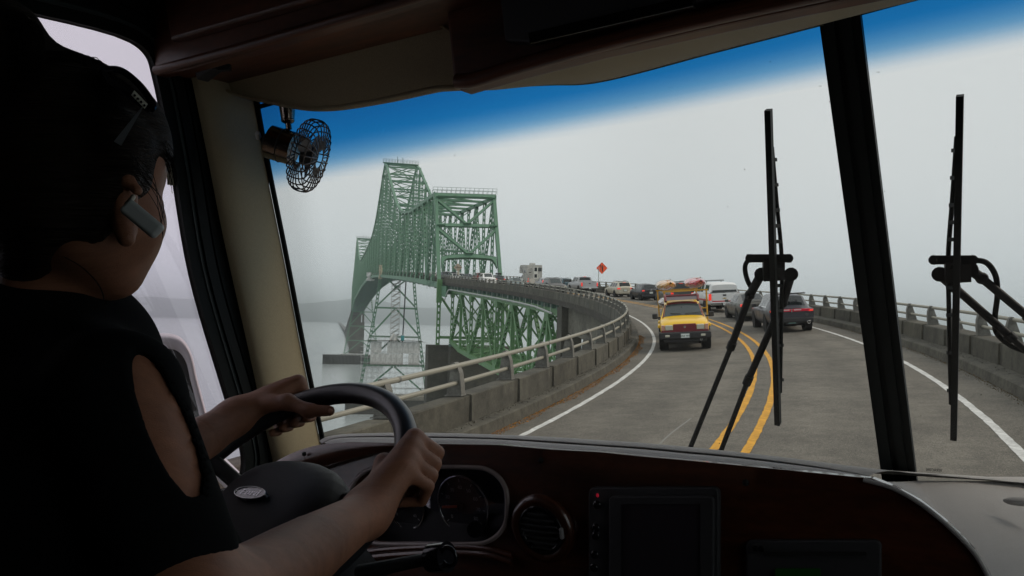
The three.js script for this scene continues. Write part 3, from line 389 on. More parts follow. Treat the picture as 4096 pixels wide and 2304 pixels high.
  for (const o of [-1.75, 1.35]) for (const a of [-1.2, 1.2]) sT.push(rod(P(o, -8.4, a), P(o - 0.1, 13.6, a), 0.055, 5)); for (let y = -8; y < 13.6; y += 0.98) { for (const a of [-1.2, 1.2]) sT.push(rod(P(-1.75, y, a), P(1.35, y, a), 0.045, 4)); for (const o of [-1.75, 1.35]) sT.push(rod(P(o, y, -1.2), P(o, y, 1.2), 0.045, 4)); if (Math.round(y) % 2 === 0) sT.push(beam(P(-1.6, y, -0.5), P(1.2, y + 1.9, -0.5), 0.5, 0.08, axisAt(NODES[16]))); } part('scaffold_tube', sT, mGalv, stt, 'stuff');
  solo('downpipe', [rod(P(2.4, -17.0, -1.8), P(3.1, 13.8, -1.8), 0.24, 8), rod(P(1.5, -18, -1.8), P(1.6, -9, -1.8), 0.2, 8)], mat(0.03, 0.035, 0.04, 0.6), 'black drain pipe hanging beside the stair tower on the near bent', 'pipe');
  const to = thing('portable_toilet', 'small teal portable toilet standing on the scaffold platform', 'toilet'), tc = P(2.5, 0, -2.6); const mT = mat(0.02, 0.22, 0.24, 0.5); part('cabin', rbox(1.15, 1.9, 1.15, 0.05, tc.x, -7.4, tc.z), mT, to); part('roof', rbox(1.2, 0.2, 1.2, 0.08, tc.x, -6.36, tc.z), mat(0.5, 0.55, 0.55), to); part('door', box(0.75, 1.6, 0.03, tc.x + 0.05, -7.45, tc.z + 0.59), mat(0.04, 0.3, 0.31, 0.5), to);
  solo('white_tarp', gridGeo(12, 8, (u, v) => [P(-2.1 + u * 2.6, -7.1 + 1.2 * Math.sin(u * 3) * (1 - v) - v * 1.9 + 0.25 * Math.sin(u * 17), -3.2 - 0.3 * Math.sin(u * 9 + v * 4)), u, v]), mCanvas, 'crumpled white tarp draped over the scaffold platform', 'tarp');
  const wrap = (s, off, y0, y1, r, label, m) => { const c = at(s, off, 0); solo('wrapped_tarp', gridGeo(20, 10, (u, v) => { const t = u * Math.PI * 2, rr2 = r * (1 + 0.18 * Math.sin(t * 3 + v * 5) + 0.12 * Math.sin(v * 13)); return [V3(c.x + Math.cos(t) * rr2, lerp(y0, y1, v), c.z + Math.sin(t) * rr2), u * 2, v * 3]; }), m, label, 'tarp'); };
  const mBeige = new THREE.MeshStandardMaterial({ color: lin(0.62, 0.58, 0.43), map: rep(tMottle, 1, 1), roughness: 0.9 });
  const y16 = at(NODES[16], 0, 0).y; wrap(NODES[16] - 1, -TW - 0.35, y16 - 1.8, y16 + 3.4, 0.62, 'beige tarp wrapped round a post above the near bent', mBeige); wrap(NODES[16] + 68, -TW - 0.4, at(NODES[16] + 68, 0, 0).y - 2.2, at(NODES[16] + 68, 0, 0).y + 1.6, 1.6, 'pale grey tarp wrapped round the chord past the near bent', mCanvas);
}
// ---------------------------------------------------------------- road signs
function roadSign(s, off, ctr, half, name, label, facing, poleOff) {
  const t = thing(name, label, 'road sign'), q = basisAt(s, facing ? 0 : Math.PI), c = at(s, off, ctr), R = V3(1, 0, 0).applyQuaternion(q), N = V3(0, 0, 1).applyQuaternion(q);
  const shape = new THREE.Shape(); const r = half * 0.93, k = 0.06; shape.moveTo(0, half); shape.lineTo(half, 0); shape.lineTo(0, -half); shape.lineTo(-half, 0); shape.closePath();
  const plate = new THREE.ExtrudeGeometry(shape, { depth: 0.02, bevelEnabled: false }); const place = (g, dz = 0) => { g.applyQuaternion(q); return g.translate(c.x + N.x * dz, c.y + N.y * dz, c.z + N.z * dz); };
  part('sign_plate', place(plate), facing ? mat(1.0, 0.1, 0.012, 0.5) : new THREE.MeshStandardMaterial({ color: lin(0.4, 0.33, 0.25), roughness: 0.6 }), t);
  if (facing) {
    const ring = (a, b) => { const sh = new THREE.Shape(); sh.moveTo(0, a); sh.lineTo(a, 0); sh.lineTo(0, -a); sh.lineTo(-a, 0); sh.closePath(); const h = new THREE.Path(); h.moveTo(0, b); h.lineTo(-b, 0); h.lineTo(0, -b); h.lineTo(b, 0); h.closePath(); sh.holes.push(h); return new THREE.ShapeGeometry(sh); };
    const mk = mat(0.012, 0.01, 0.01, 0.6); part('sign_border', place(ring(half * 0.95, half * 0.905), 0.026), mk, t);
    const h = half, poly = (pts) => new THREE.ShapeGeometry(new THREE.Shape(pts.map(([x, y]) => new THREE.Vector2(x * h, y * h)))), circ = (x, y, r2) => new THREE.CircleGeometry(r2 * h, 20).translate(x * h, y * h, 0);
    part('flagger_symbol', [circ(0.08, 0.41, 0.085), poly([[-0.06, 0.3], [0.22, 0.3], [0.2, -0.12], [0.17, -0.62], [0.09, -0.62], [0.08, -0.15], [0.05, -0.62], [-0.03, -0.62], [-0.03, -0.12]]), poly([[-0.05, 0.3], [-0.3, 0.24], [-0.3, 0.17], [-0.02, 0.2]]), poly([[0.2, 0.29], [0.42, 0.16], [0.48, 0.27], [0.42, 0.3], [0.4, 0.24], [0.2, 0.2]]), poly([[-0.33, 0.34], [-0.27, 0.34], [-0.25, -0.4], [-0.31, -0.4]]), circ(-0.3, 0.45, 0.13)].map((g) => place(g, 0.028)), mk, t);
  }
  const pb = at(s, poleOff, 0.2), ptp = pb.clone().setY(c.y + (facing ? 0.1 : 0.3)); part('pole', rod(pb, ptp, 0.05, 8), mGalv, t);
  part('bracket', [beam(c.clone().addScaledVector(R, -half * 0.8).addScaledVector(N, -0.03), c.clone().addScaledVector(R, half * 0.55).addScaledVector(N, -0.03), 0.04, 0.08), ...(Math.abs(poleOff - off) > 0.2 ? [beam(ptp.clone().addScaledVector(N, -0.04), c.clone().addScaledVector(N, -0.04), 0.05, 0.06)] : [])], facing ? mGalv : mat(0.13, 0.09, 0.06, 0.8), t);
  if (!facing) part('flag_board', place(box(half * 0.45, half * 0.9, 0.03, -half * 0.1, -half * 1.15, 0), -0.05), mat(0.5, 0.45, 0.36, 0.8), t);
  return t;
}
roadSign(99, 5.55, 2.95, 0.74, 'flagger_sign', 'bright orange diamond road sign with a black flagger figure above the railing', true, 5.15);
roadSign(141, -4.7, 2.75, 0.76, 'road_sign', 'brown back of a diamond road sign in front of the portal', false, -4.95);
// ---------------------------------------------------------------- vehicles
const paint = (r, g, b) => new THREE.MeshPhysicalMaterial({ color: lin(r, g, b), roughness: 0.45, clearcoat: 0.45, clearcoatRoughness: 0.08 });
const mGlassCar = new THREE.MeshPhysicalMaterial({ color: lin(0.012, 0.016, 0.017), roughness: 0.06, ior: 1.5 });
const mGlassLit = new THREE.MeshPhysicalMaterial({ color: lin(0.05, 0.062, 0.062), roughness: 0.08, ior: 1.5 });
const mTyre = mat(0.018, 0.018, 0.019, 0.85), mRim = new THREE.MeshStandardMaterial({ color: lin(0.45, 0.46, 0.47), roughness: 0.35, metalness: 0.7 }), mBlackPl = mat(0.022, 0.022, 0.024, 0.6), mUnder = mat(0.008, 0.008, 0.008, 0.9);
const mChrome = new THREE.MeshStandardMaterial({ color: lin(0.6, 0.6, 0.6), roughness: 0.18, metalness: 1 });
const mTailOff = new THREE.MeshPhysicalMaterial({ color: lin(0.28, 0.012, 0.012), roughness: 0.2, clearcoat: 1 }), mTailOn = new THREE.MeshStandardMaterial({ color: lin(0.6, 0.03, 0.02), emissive: lin(1, 0.05, 0.03), emissiveIntensity: 0.55, roughness: 0.3 });
const mLampClear = new THREE.MeshPhysicalMaterial({ color: lin(0.55, 0.54, 0.45), roughness: 0.15, clearcoat: 1 }), mAmber = new THREE.MeshStandardMaterial({ color: lin(0.8, 0.25, 0.02), roughness: 0.3 });
const mAmberOn = new THREE.MeshStandardMaterial({ color: lin(0.9, 0.25, 0.02), emissive: lin(1, 0.28, 0.03), emissiveIntensity: 0.9, roughness: 0.3 });
function plateTex(text, bg, fg, tint) { return canvasTex(128, 64, (c, w, h) => { c.fillStyle = bg; c.fillRect(0, 0, w, h); if (tint) { c.fillStyle = tint; c.fillRect(0, h * 0.62, w, h * 0.38); } c.strokeStyle = fg; c.lineWidth = 3; c.strokeRect(3, 3, w - 6, h - 6); c.fillStyle = fg; c.font = 'bold 34px sans-serif'; c.textAlign = 'center'; c.textBaseline = 'middle'; c.fillText(text, w / 2, h * 0.54); }); }
const plateBlank = new THREE.MeshStandardMaterial({ color: lin(0.6, 0.64, 0.62), roughness: 0.5 });
const tyreGeo = {}, rimGeo = {};
function wheel(parent, x, z, r, side) {
  const key = r.toFixed(2); if (!tyreGeo[key]) { const w = 0.23, pr = [[r * 0.62, -w / 2], [r * 0.93, -w / 2], [r, -w / 2 + 0.035], [r, w / 2 - 0.035], [r * 0.93, w / 2], [r * 0.62, w / 2]].map(([a, b]) => new THREE.Vector2(a, b)); tyreGeo[key] = new THREE.LatheGeometry(pr, 28).rotateZ(Math.PI / 2);
    const sp = [new THREE.CylinderGeometry(r * 0.64, r * 0.64, 0.1, 24, 1, true).rotateZ(Math.PI / 2), new THREE.TorusGeometry(r * 0.62, 0.018, 6, 24).rotateY(Math.PI / 2).translate(0.1, 0, 0), new THREE.CylinderGeometry(r * 0.17, r * 0.17, 0.06, 12).rotateZ(Math.PI / 2).translate(0.07, 0, 0)]; for (let k = 0; k < 6; k++) sp.push(box(0.03, r * 0.6, r * 0.2, 0.075, r * 0.32, 0).rotateX((k * Math.PI) / 3)); rimGeo[key] = merge(sp); }
  const t = part('wheel', tyreGeo[key], mTyre, parent); t.position.set(x, r, z); const m = part('rim', rimGeo[key], mRim, t); if (side < 0) m.rotation.y = Math.PI; return t;
}
// loft: stations [t from rear, sill, belt, top, half width, roof half width]; returns body mesh and a sampler of its skin
function loftCar(st, L, crown = 0.04) {
  const ring = (S) => { const [t, sill, belt, top, w, wr] = S, z = L / 2 - t, mid = lerp(sill, belt, 0.55); return [[w * 0.86, sill, z], [w * 0.965, sill + 0.09, z], [w, mid, z], [w * 0.985, belt - 0.05, z], [w * 0.955, belt, z], [Math.min(wr + 0.03, w * 0.95), top - 0.05, z], [wr * 0.9, top, z], [wr * 0.45, top + crown * 0.8, z], [0, top + crown, z]].map((p) => V3(...p)); };
  const R = st.map(ring), n = R[0].length, surf = (u, v, sx = 1) => { const i = Math.min(Math.floor(u), R.length - 2), j = Math.min(Math.floor(v), n - 2), a = u - i, b = v - j; const p = R[i][j].clone().lerp(R[i + 1][j], a).lerp(R[i][j + 1].clone().lerp(R[i + 1][j + 1], a), b); p.x *= sx; return p; };
  const pos = [], ix = [], M = 2 * n - 1; for (const r of R) { for (let j = 0; j < n; j++) pos.push(r[j].x, r[j].y, r[j].z); for (let j = n - 2; j >= 0; j--) pos.push(-r[j].x, r[j].y, r[j].z); }
  for (let i = 0; i < R.length - 1; i++) for (let j = 0; j < M - 1; j++) { const a = i * M + j, b = a + 1, c = a + M, d = c + 1; ix.push(a, c, b, b, c, d); }
  for (const [i, f] of [[0, 0], [R.length - 1, 1]]) for (let j = 1; j < M - 1; j++) { const a = i * M, b = i * M + j, c = b + 1; f ? ix.push(a, c, b) : ix.push(a, b, c); }
  for (let i = 0; i < R.length - 1; i++) { const a = i * M, b = a + M - 1, c = a + M, d = b + M; ix.push(a, b, c, b, d, c); }
  let g = new THREE.BufferGeometry(); g.setAttribute('position', new THREE.Float32BufferAttribute(pos, 3)); g.setIndex(ix); g = g.toNonIndexed(); g.computeVertexNormals();
  // smooth where faces meet gently
  const P = g.attributes.position, Nn = g.attributes.normal, map = new Map(); for (let i = 0; i < P.count; i++) { const k = [P.getX(i), P.getY(i), P.getZ(i)].map((x) => x.toFixed(3)).join(); (map.get(k) ?? map.set(k, []).get(k)).push(i); }
  const out = new Float32Array(P.count * 3); for (const L2 of map.values()) for (const i of L2) { const a = V3(Nn.getX(i), Nn.getY(i), Nn.getZ(i)), s = V3(); for (const j of L2) { const b = V3(Nn.getX(j), Nn.getY(j), Nn.getZ(j)); if (a.dot(b) > 0.72) s.add(b); } s.normalize(); out.set([s.x, s.y, s.z], i * 3); }
  g.setAttribute('normal', new THREE.BufferAttribute(out, 3)); const uv = new Float32Array(P.count * 2); for (let i = 0; i < P.count; i++) { uv[i * 2] = P.getZ(i); uv[i * 2 + 1] = P.getY(i); } g.setAttribute('uv', new THREE.BufferAttribute(uv, 2));
  return { g, surf };
}
function skin(surf, u0, u1, v0, v1, sx, off, nu = 6, nv = 4) { // panel lying just proud of the body
  const g = gridGeo(nu, nv, (a, b) => { const u = lerp(u0, u1, a), v = lerp(v0, v1, b), e = 0.02; const p = surf(u, v, sx), du = surf(Math.min(u + e, u1 + 0.2), v, sx).sub(surf(u - e, v, sx)), dv = surf(u, v + e, sx).sub(surf(u, v - e, sx)); const n = du.cross(dv).normalize(); if (sx > 0 ? n.x + n.y * 0.5 < -0.001 && n.x < 0 : n.x > 0) n.negate(); if (n.y < -0.2) n.negate(); return [p.addScaledVector(n, off), a, b]; }); return g;
}
function strip(surf, u0, u1, v0, off) { // full-width glass (windscreen, rear window) across the roof line
  return gridGeo(10, 4, (a, b) => { const x = a * 2 - 1, u = lerp(u0, u1, b), v = 8 - Math.abs(x) * (8 - v0), p = surf(u, v, Math.sign(x) || 1), q = surf(u + 0.05, v, Math.sign(x) || 1).sub(surf(u - 0.05, v, Math.sign(x) || 1)); const n = V3(0, -q.z, q.y).normalize(); if (n.y < 0) n.negate(); return [p.addScaledVector(n, off), a, b]; });
}
const SHAPES = {
  sedan: { L: 4.75, r: 0.32, wt: [0.98, 3.75], st: (w) => [[0, 0.38, 0.86, 0.9, w * 0.86, w * 0.66], [0.12, 0.3, 0.95, 1.0, w * 0.95, w * 0.72], [0.62, 0.26, 0.97, 1.05, w, w * 0.72], [1.45, 0.25, 0.96, 1.42, w, w * 0.62], [2.6, 0.25, 0.94, 1.44, w, w * 0.64], [3.45, 0.25, 0.93, 0.99, w, w * 0.72], [4.2, 0.26, 0.8, 0.86, w * 0.98, w * 0.72], [4.62, 0.3, 0.68, 0.73, w * 0.92, w * 0.6], [4.75, 0.38, 0.6, 0.64, w * 0.82, w * 0.5]], rw: [2, 3], ws: [4, 5], side: [[2.35, 2.98], [3.04, 3.5], [3.55, 4.4]] },
  hatch: { L: 4.4, r: 0.32, wt: [0.8, 3.45], st: (w) => [[0, 0.4, 0.86, 0.92, w * 0.86, w * 0.68], [0.1, 0.3, 0.96, 1.02, w * 0.95, w * 0.7], [0.62, 0.26, 0.98, 1.42, w, w * 0.63], [2.3, 0.25, 0.95, 1.48, w, w * 0.66], [3.15, 0.25, 0.94, 1.0, w, w * 0.74], [3.95, 0.26, 0.82, 0.87, w * 0.98, w * 0.72], [4.28, 0.3, 0.68, 0.73, w * 0.92, w * 0.6], [4.4, 0.38, 0.6, 0.64, w * 0.82, w * 0.5]], rw: [1, 2], ws: [3, 4], side: [[1.85, 2.25], [2.3, 2.72], [2.78, 3.35]] },
  wagon: { L: 4.75, r: 0.33, wt: [0.95, 3.65], st: (w) => [[0, 0.42, 0.9, 0.96, w * 0.86, w * 0.68], [0.08, 0.34, 0.98, 1.02, w * 0.95, w * 0.72], [0.42, 0.3, 0.99, 1.5, w, w * 0.66], [2.5, 0.3, 0.96, 1.54, w, w * 0.66], [3.35, 0.3, 0.95, 1.02, w, w * 0.74], [4.2, 0.3, 0.84, 0.9, w * 0.98, w * 0.72], [4.62, 0.32, 0.7, 0.75, w * 0.92, w * 0.6], [4.75, 0.4, 0.62, 0.66, w * 0.82, w * 0.5]], rw: [1, 2], ws: [3, 4], side: [[2.04, 2.34], [2.37, 2.68], [2.71, 3.35]] },
  suv: { L: 4.7, r: 0.37, wt: [0.95, 3.72], st: (w) => [[0, 0.5, 1.02, 1.08, w * 0.88, w * 0.72], [0.08, 0.42, 1.1, 1.14, w * 0.96, w * 0.76], [0.34, 0.36, 1.1, 1.7, w, w * 0.7], [2.4, 0.36, 1.08, 1.74, w, w * 0.7], [3.2, 0.36, 1.08, 1.14, w, w * 0.78], [4.25, 0.38, 1.0, 1.05, w * 0.98, w * 0.78], [4.6, 0.42, 0.86, 0.92, w * 0.93, w * 0.68], [4.7, 0.48, 0.76, 0.8, w * 0.85, w * 0.6]], rw: [1, 2], ws: [3, 4], side: [[2.05, 2.35], [2.38, 2.68], [2.71, 3.32]] },
  van: { L: 5.0, r: 0.33, wt: [1.0, 3.95], st: (w) => [[0, 0.42, 1.0, 1.05, w * 0.88, w * 0.74], [0.07, 0.34, 1.06, 1.1, w * 0.97, w * 0.78], [0.4, 0.28, 1.06, 1.68, w, w * 0.72], [2.9, 0.28, 1.03, 1.72, w, w * 0.72], [4.0, 0.28, 1.0, 1.07, w, w * 0.78], [4.6, 0.3, 0.86, 0.92, w * 0.97, w * 0.74], [4.9, 0.32, 0.7, 0.76, w * 0.92, w * 0.62], [5.0, 0.4, 0.62, 0.66, w * 0.84, w * 0.5]], rw: [1, 2], ws: [3, 4], side: [[2.04, 2.33], [2.36, 2.66], [2.69, 3.35]] },
};
function car(kind, o) {
  const K0 = SHAPES[kind], K = o.slope ? { ...K0, st: (w) => K0.st(w).map((r, i) => { const q = [...r]; if (i === 2) { q[0] = 0.72; q[3] = 1.66; } if (i === 0) { q[4] = w * 0.95; } return q; }) } : K0, w = o.W / 2, L = K.L * (o.len ?? 1), st = K.st(w).map((r) => { const q = [...r]; q[0] *= o.len ?? 1; if (o.slope) { q[5] *= 0.93; } if (o.tall) { q[2] *= o.tall; q[3] *= o.tall; } return q; });
  const t = thing(o.name, o.label, o.category ?? 'car', 'cars queuing on the bridge road'); const P = paint(...o.col); const { g, surf } = loftCar(st, L);
  part('body', g, P, t);
  const glass = o.glass ?? mGlassCar;
  part('windscreen', strip(surf, K.ws[0] + 0.1, K.ws[1] - 0.06, 6.1, 0.006), o.wsGlass ?? glass, t); part('rear_window', strip(surf, K.rw[0] + 0.14, K.rw[1] - 0.08, 6.0, 0.006), glass, t);
  for (const [a, b] of K.side) for (const sx of [1, -1]) part('side_window', skin(surf, a, b, 4.16, 4.92, sx, 0.008), glass, t);
  const r = o.r ?? K.r; for (const wt of K.wt) for (const sx of [1, -1]) { wheel(t, sx * (w - 0.12), L / 2 - wt * (o.len ?? 1), r, sx); part('wheel_arch', new THREE.RingGeometry(r * 0.98, r + 0.07, 24, 1, -0.35, Math.PI + 0.7).rotateY(sx * Math.PI / 2).translate(sx * (w + 0.004), r, L / 2 - wt * (o.len ?? 1)), mUnder, t); part('wheel_well', new THREE.CylinderGeometry(r + 0.05, r + 0.05, 0.3, 20).rotateZ(Math.PI / 2).translate(sx * (w - 0.147), r, L / 2 - wt * (o.len ?? 1)), mUnder, t); }
  part('underbody', box(o.W * 0.8, 0.14, L * 0.9, 0, st[3][1] - 0.02, 0), mUnder, t);
  const belt = st[1][2], ry = o.lampY ?? belt - 0.16, lw = o.lampW ?? 0.26, lh = o.lampH ?? 0.16, TL = o.brake ? mTailOn : mTailOff, xr = st[1][4];
  for (const sx of [1, -1]) { part('tail_light', rbox(lw, lh, 0.16, 0.03, sx * (xr * 0.97 - lw / 2 + 0.015), ry, L / 2 - 0.075), TL, t); part('mirror', [rbox(0.2, 0.15, 0.1, 0.03, sx * (w + 0.1), belt + 0.08, -(L / 2 - (L - st[K.ws[1]][0]) - 0.45)), box(0.12, 0.04, 0.05, sx * (w - 0.02), belt + 0.04, -(L / 2 - (L - st[K.ws[1]][0]) - 0.45))], o.mirror ?? P, t); part('headlight', rbox(0.34, 0.14, 0.2, 0.04, sx * (w * 0.7), st.at(-2)[2] - 0.02, -L / 2 + 0.14), mLampClear, t); part('door_handle', [0, 1].map((k) => box(0.02, 0.025, 0.14, sx * (w + 0.004), belt - 0.12, L / 2 - st[2][0] - 0.75 - k * 0.95)), P, t); part('door_seam', [0, 1, 2].map((k) => box(0.004, belt - st[3][1] - 0.12, 0.012, sx * (w + 0.002), (belt + st[3][1]) / 2, L / 2 - st[2][0] - 0.5 - k * 0.95)), mUnder, t); }
  if (o.brake) part('brake_light', rbox(0.34, 0.035, 0.05, 0.012, 0, (st[2][3]) - 0.02, L / 2 - st[2][0] + 0.03), mTailOn, t);
  part('rear_bumper', rbox(o.W * 0.93, 0.24, 0.24, 0.07, 0, st[0][1] + 0.02, L / 2 - 0.06), o.bump ?? P, t); part('front_bumper', rbox(o.W * 0.92, 0.26, 0.26, 0.08, 0, st.at(-1)[1] - 0.04, -L / 2 + 0.1), o.bump ?? P, t);
  part('grille', rbox(o.W * 0.5, 0.14, 0.06, 0.02, 0, st.at(-1)[2] - 0.06, -L / 2 - 0.005), mBlackPl, t);
  part('rear_plate', box(0.31, 0.16, 0.012, 0, o.plateY ?? ry - 0.18, L / 2 + (o.plateZ ?? 0.03)), o.plate ?? plateBlank, t);
  part('plate_recess', rbox(0.5, 0.24, 0.02, 0.01, 0, o.plateY ?? ry - 0.18, L / 2 + (o.plateZ ?? 0.03) - 0.016), o.bump ?? mBlackPl, t);
  if (o.rails) for (const sx of [1, -1]) { const y = st[2][3]; part('roof_rail', tube([V3(sx * st[2][5] * 0.86, y, L / 2 - st[2][0] - 0.1), V3(sx * st[2][5] * 0.86, y + 0.09, L / 2 - st[2][0] - 0.35), V3(sx * st[3][5] * 0.86, y + 0.1, L / 2 - st[3][0] + 0.25), V3(sx * st[3][5] * 0.86, y + 0.03, L / 2 - st[3][0] + 0.05)], 0.02, 6), mBlackPl, t); }
  if (o.rails) part('cross_bar', [0.9, 1.7].map((k) => box(st[2][5] * 1.75, 0.03, 0.05, 0, st[2][3] + 0.1, L / 2 - k)), mBlackPl, t);
  if (o.wiper) part('rear_wiper', beam(surf(K.rw[0] + 0.3, 8, 1).add(V3(0, 0.03, 0.03)), surf(K.rw[0] + 0.55, 6.8, 1).add(V3(0, 0.03, 0.03)), 0.02, 0.02), mBlackPl, t);
  t.userData.size = undefined; delete t.userData.size; return { t, L, surf, st, P, w };
}
function placeCar(t, s, off, oncoming = 0, yaw = 0) { t.position.copy(at(s, off, 0.022)); t.quaternion.copy(basisAt(s, (oncoming ? Math.PI : 0) + yaw)); }
function pickup(o) {
  const w = o.W / 2, L = 5.8, P = paint(...o.col), t = thing(o.name, o.label, 'pickup truck', 'cars queuing on the bridge road');
  const st = [[0, 0.62, 1.22, 1.26, w * 0.97, w * 0.9], [0.08, 0.5, 1.24, 1.27, w, w * 0.93], [1.75, 0.45, 1.24, 1.27, w, w * 0.93], [1.85, 0.45, 1.24, 1.86, w, w * 0.73], [3.55, 0.45, 1.22, 1.9, w, w * 0.74], [4.35, 0.45, 1.2, 1.26, w, w * 0.82], [5.4, 0.5, 1.1, 1.16, w * 0.99, w * 0.85], [5.72, 0.55, 0.98, 1.02, w * 0.95, w * 0.8], [5.8, 0.6, 0.9, 0.94, w * 0.9, w * 0.75]];
  const { g, surf } = loftCar(st, L, 0.02); part('body', g, P, t);
  part('windscreen', strip(surf, 4.1, 4.94, 6.1, 0.006), mGlassCar, t); part('rear_window', strip(surf, 2.32, 2.9, 6.2, 0.012), mGlassCar, t);
  for (const sx of [1, -1]) { for (const [a, b] of [[3.06, 3.42], [3.47, 4.32]]) part('side_window', skin(surf, a, b, 4.16, 4.92, sx, 0.008), mGlassCar, t); part('tail_light', rbox(0.16, 0.42, 0.14, 0.02, sx * (w - 0.07), 1.02, L / 2 - 0.055), o.brake ? mTailOn : mTailOff, t); part('mirror', rbox(0.22, 0.26, 0.12, 0.03, sx * (w + 0.13), 1.36, L / 2 - 4.05), mBlackPl, t); for (const wt of [1.25, 4.7]) { wheel(t, sx * (w - 0.13), L / 2 - wt, 0.4, sx); part('wheel_arch', new THREE.RingGeometry(0.39, 0.49, 24, 1, -0.3, Math.PI + 0.6).rotateY(sx * Math.PI / 2).translate(sx * (w + 0.004), 0.4, L / 2 - wt), mUnder, t); part('wheel_well', new THREE.CylinderGeometry(0.46, 0.46, 0.3, 20).rotateZ(Math.PI / 2).translate(sx * (w - 0.147), 0.4, L / 2 - wt), mUnder, t); } }
  part('tailgate', [rbox(o.W * 0.8, 0.56, 0.03, 0.01, 0, 0.95, L / 2 + 0.008)], P, t); part('tailgate_handle', rbox(0.22, 0.1, 0.03, 0.01, 0, 1.13, L / 2 + 0.022), mBlackPl, t);
  part('rear_bumper', rbox(o.W * 0.96, 0.2, 0.22, 0.04, 0, 0.58, L / 2 + 0.06), mChrome, t); part('bumper_step', rbox(0.5, 0.16, 0.23, 0.02, 0, 0.57, L / 2 + 0.062), mBlackPl, t); part('rear_plate', box(0.31, 0.15, 0.012, 0, 0.56, L / 2 + 0.185), plateBlank, t); part('underbody', box(o.W * 0.75, 0.2, L * 0.9, 0, 0.42, 0), mUnder, t); part('hitch', [box(0.08, 0.08, 0.3, 0, 0.42, L / 2 + 0.05)], mBlackPl, t);
  if (o.brake) part('brake_light', rbox(0.34, 0.035, 0.04, 0.01, 0, 1.9, L / 2 - 1.83), mTailOn, t);
  if (!o.canopy) part('bed_well', box(o.W * 0.8, 0.02, 1.55, 0, 1.292, L / 2 - 0.9), mUnder, t);
  return { t, L, w, P };
}
// dark crossover right ahead
{
  const c = car('suv', { name: 'crossover', label: 'dark grey crossover with a full width red tail lamp bar, nearest in the queue ahead', W: 1.93, len: 1.11, tall: 0.93, slope: true, col: [0.035, 0.037, 0.048], lampY: 0.93, lampW: 0.3, lampH: 0.12, plateY: 0.47, plate: new THREE.MeshStandardMaterial({ map: plateTex('143 KBK', '#c9d8dd', '#22406a', '#8fb9a8'), roughness: 0.5 }), bump: mBlackPl, wiper: true, mirror: mBlackPl, brake: false });
  const { t, L, w } = c; part('tail_light_bar', rbox(1.5, 0.11, 0.05, 0.02, 0, 0.95, L / 2 + 0.02), new THREE.MeshPhysicalMaterial({ color: lin(0.45, 0.012, 0.03), roughness: 0.2, clearcoat: 1, emissive: lin(0.3, 0.0, 0.02), emissiveIntensity: 0.35 }), t);
  for (const sx of [1, -1]) { part('brake_lamp', rbox(0.2, 0.075, 0.05, 0.02, sx * 0.78, 0.925, L / 2 + 0.02), mTailOn, t); part('lettering_strip', box(0.3, 0.05, 0.008, sx * 0.24, 0.965, L / 2 + 0.05), mat(0.6, 0.45, 0.47, 0.4), t); }
  part('emblem', [box(0.05, 0.15, 0.012, 0, 0.94, L / 2 + 0.05), box(0.015, 0.13, 0.016, 0, 0.94, L / 2 + 0.052)], mChrome, t); part('brake_light', rbox(0.3, 0.03, 0.05, 0.01, -0.02, 1.66, L / 2 - 0.3), mTailOn, t); part('spoiler', rbox(1.3, 0.05, 0.3, 0.02, 0, 1.66, L / 2 - 0.36), mBlackPl, t);
  part('badge', [box(0.14, 0.03, 0.008, 0.62, 0.76, L / 2 + 0.035), box(0.1, 0.025, 0.008, 0.62, 0.7, L / 2 + 0.035)], mChrome, t); part('exhaust', new THREE.TorusGeometry(0.06, 0.015, 8, 16).translate(0.68, 0.42, L / 2 + 0.065), mChrome, t); part('window_trim', skin(c.surf, 2.02, 3.36, 4.1, 4.16, -1, 0.012, 12, 1), mChrome, t);
  placeCar(t, 38.1, 2.2);
}
{ const c = car('sedan', { name: 'sedan', label: 'olive grey sedan with round red brake lamps between the crossover and the white pickup', W: 1.79, col: [0.085, 0.082, 0.07], brake: true, lampY: 0.86, lampW: 0.34, lampH: 0.15 }); part('spoiler', rbox(1.3, 0.03, 0.16, 0.012, 0, 1.1, c.L / 2 - 0.2), c.P, c.t); for (const sx of [1, -1]) part('reverse_lamp', new THREE.CylinderGeometry(0.045, 0.045, 0.02, 14).rotateX(Math.PI / 2).translate(sx * 0.6, 0.86, c.L / 2 + 0.012), mLampClear, c.t); placeCar(c.t, 46.4, 2.25); }
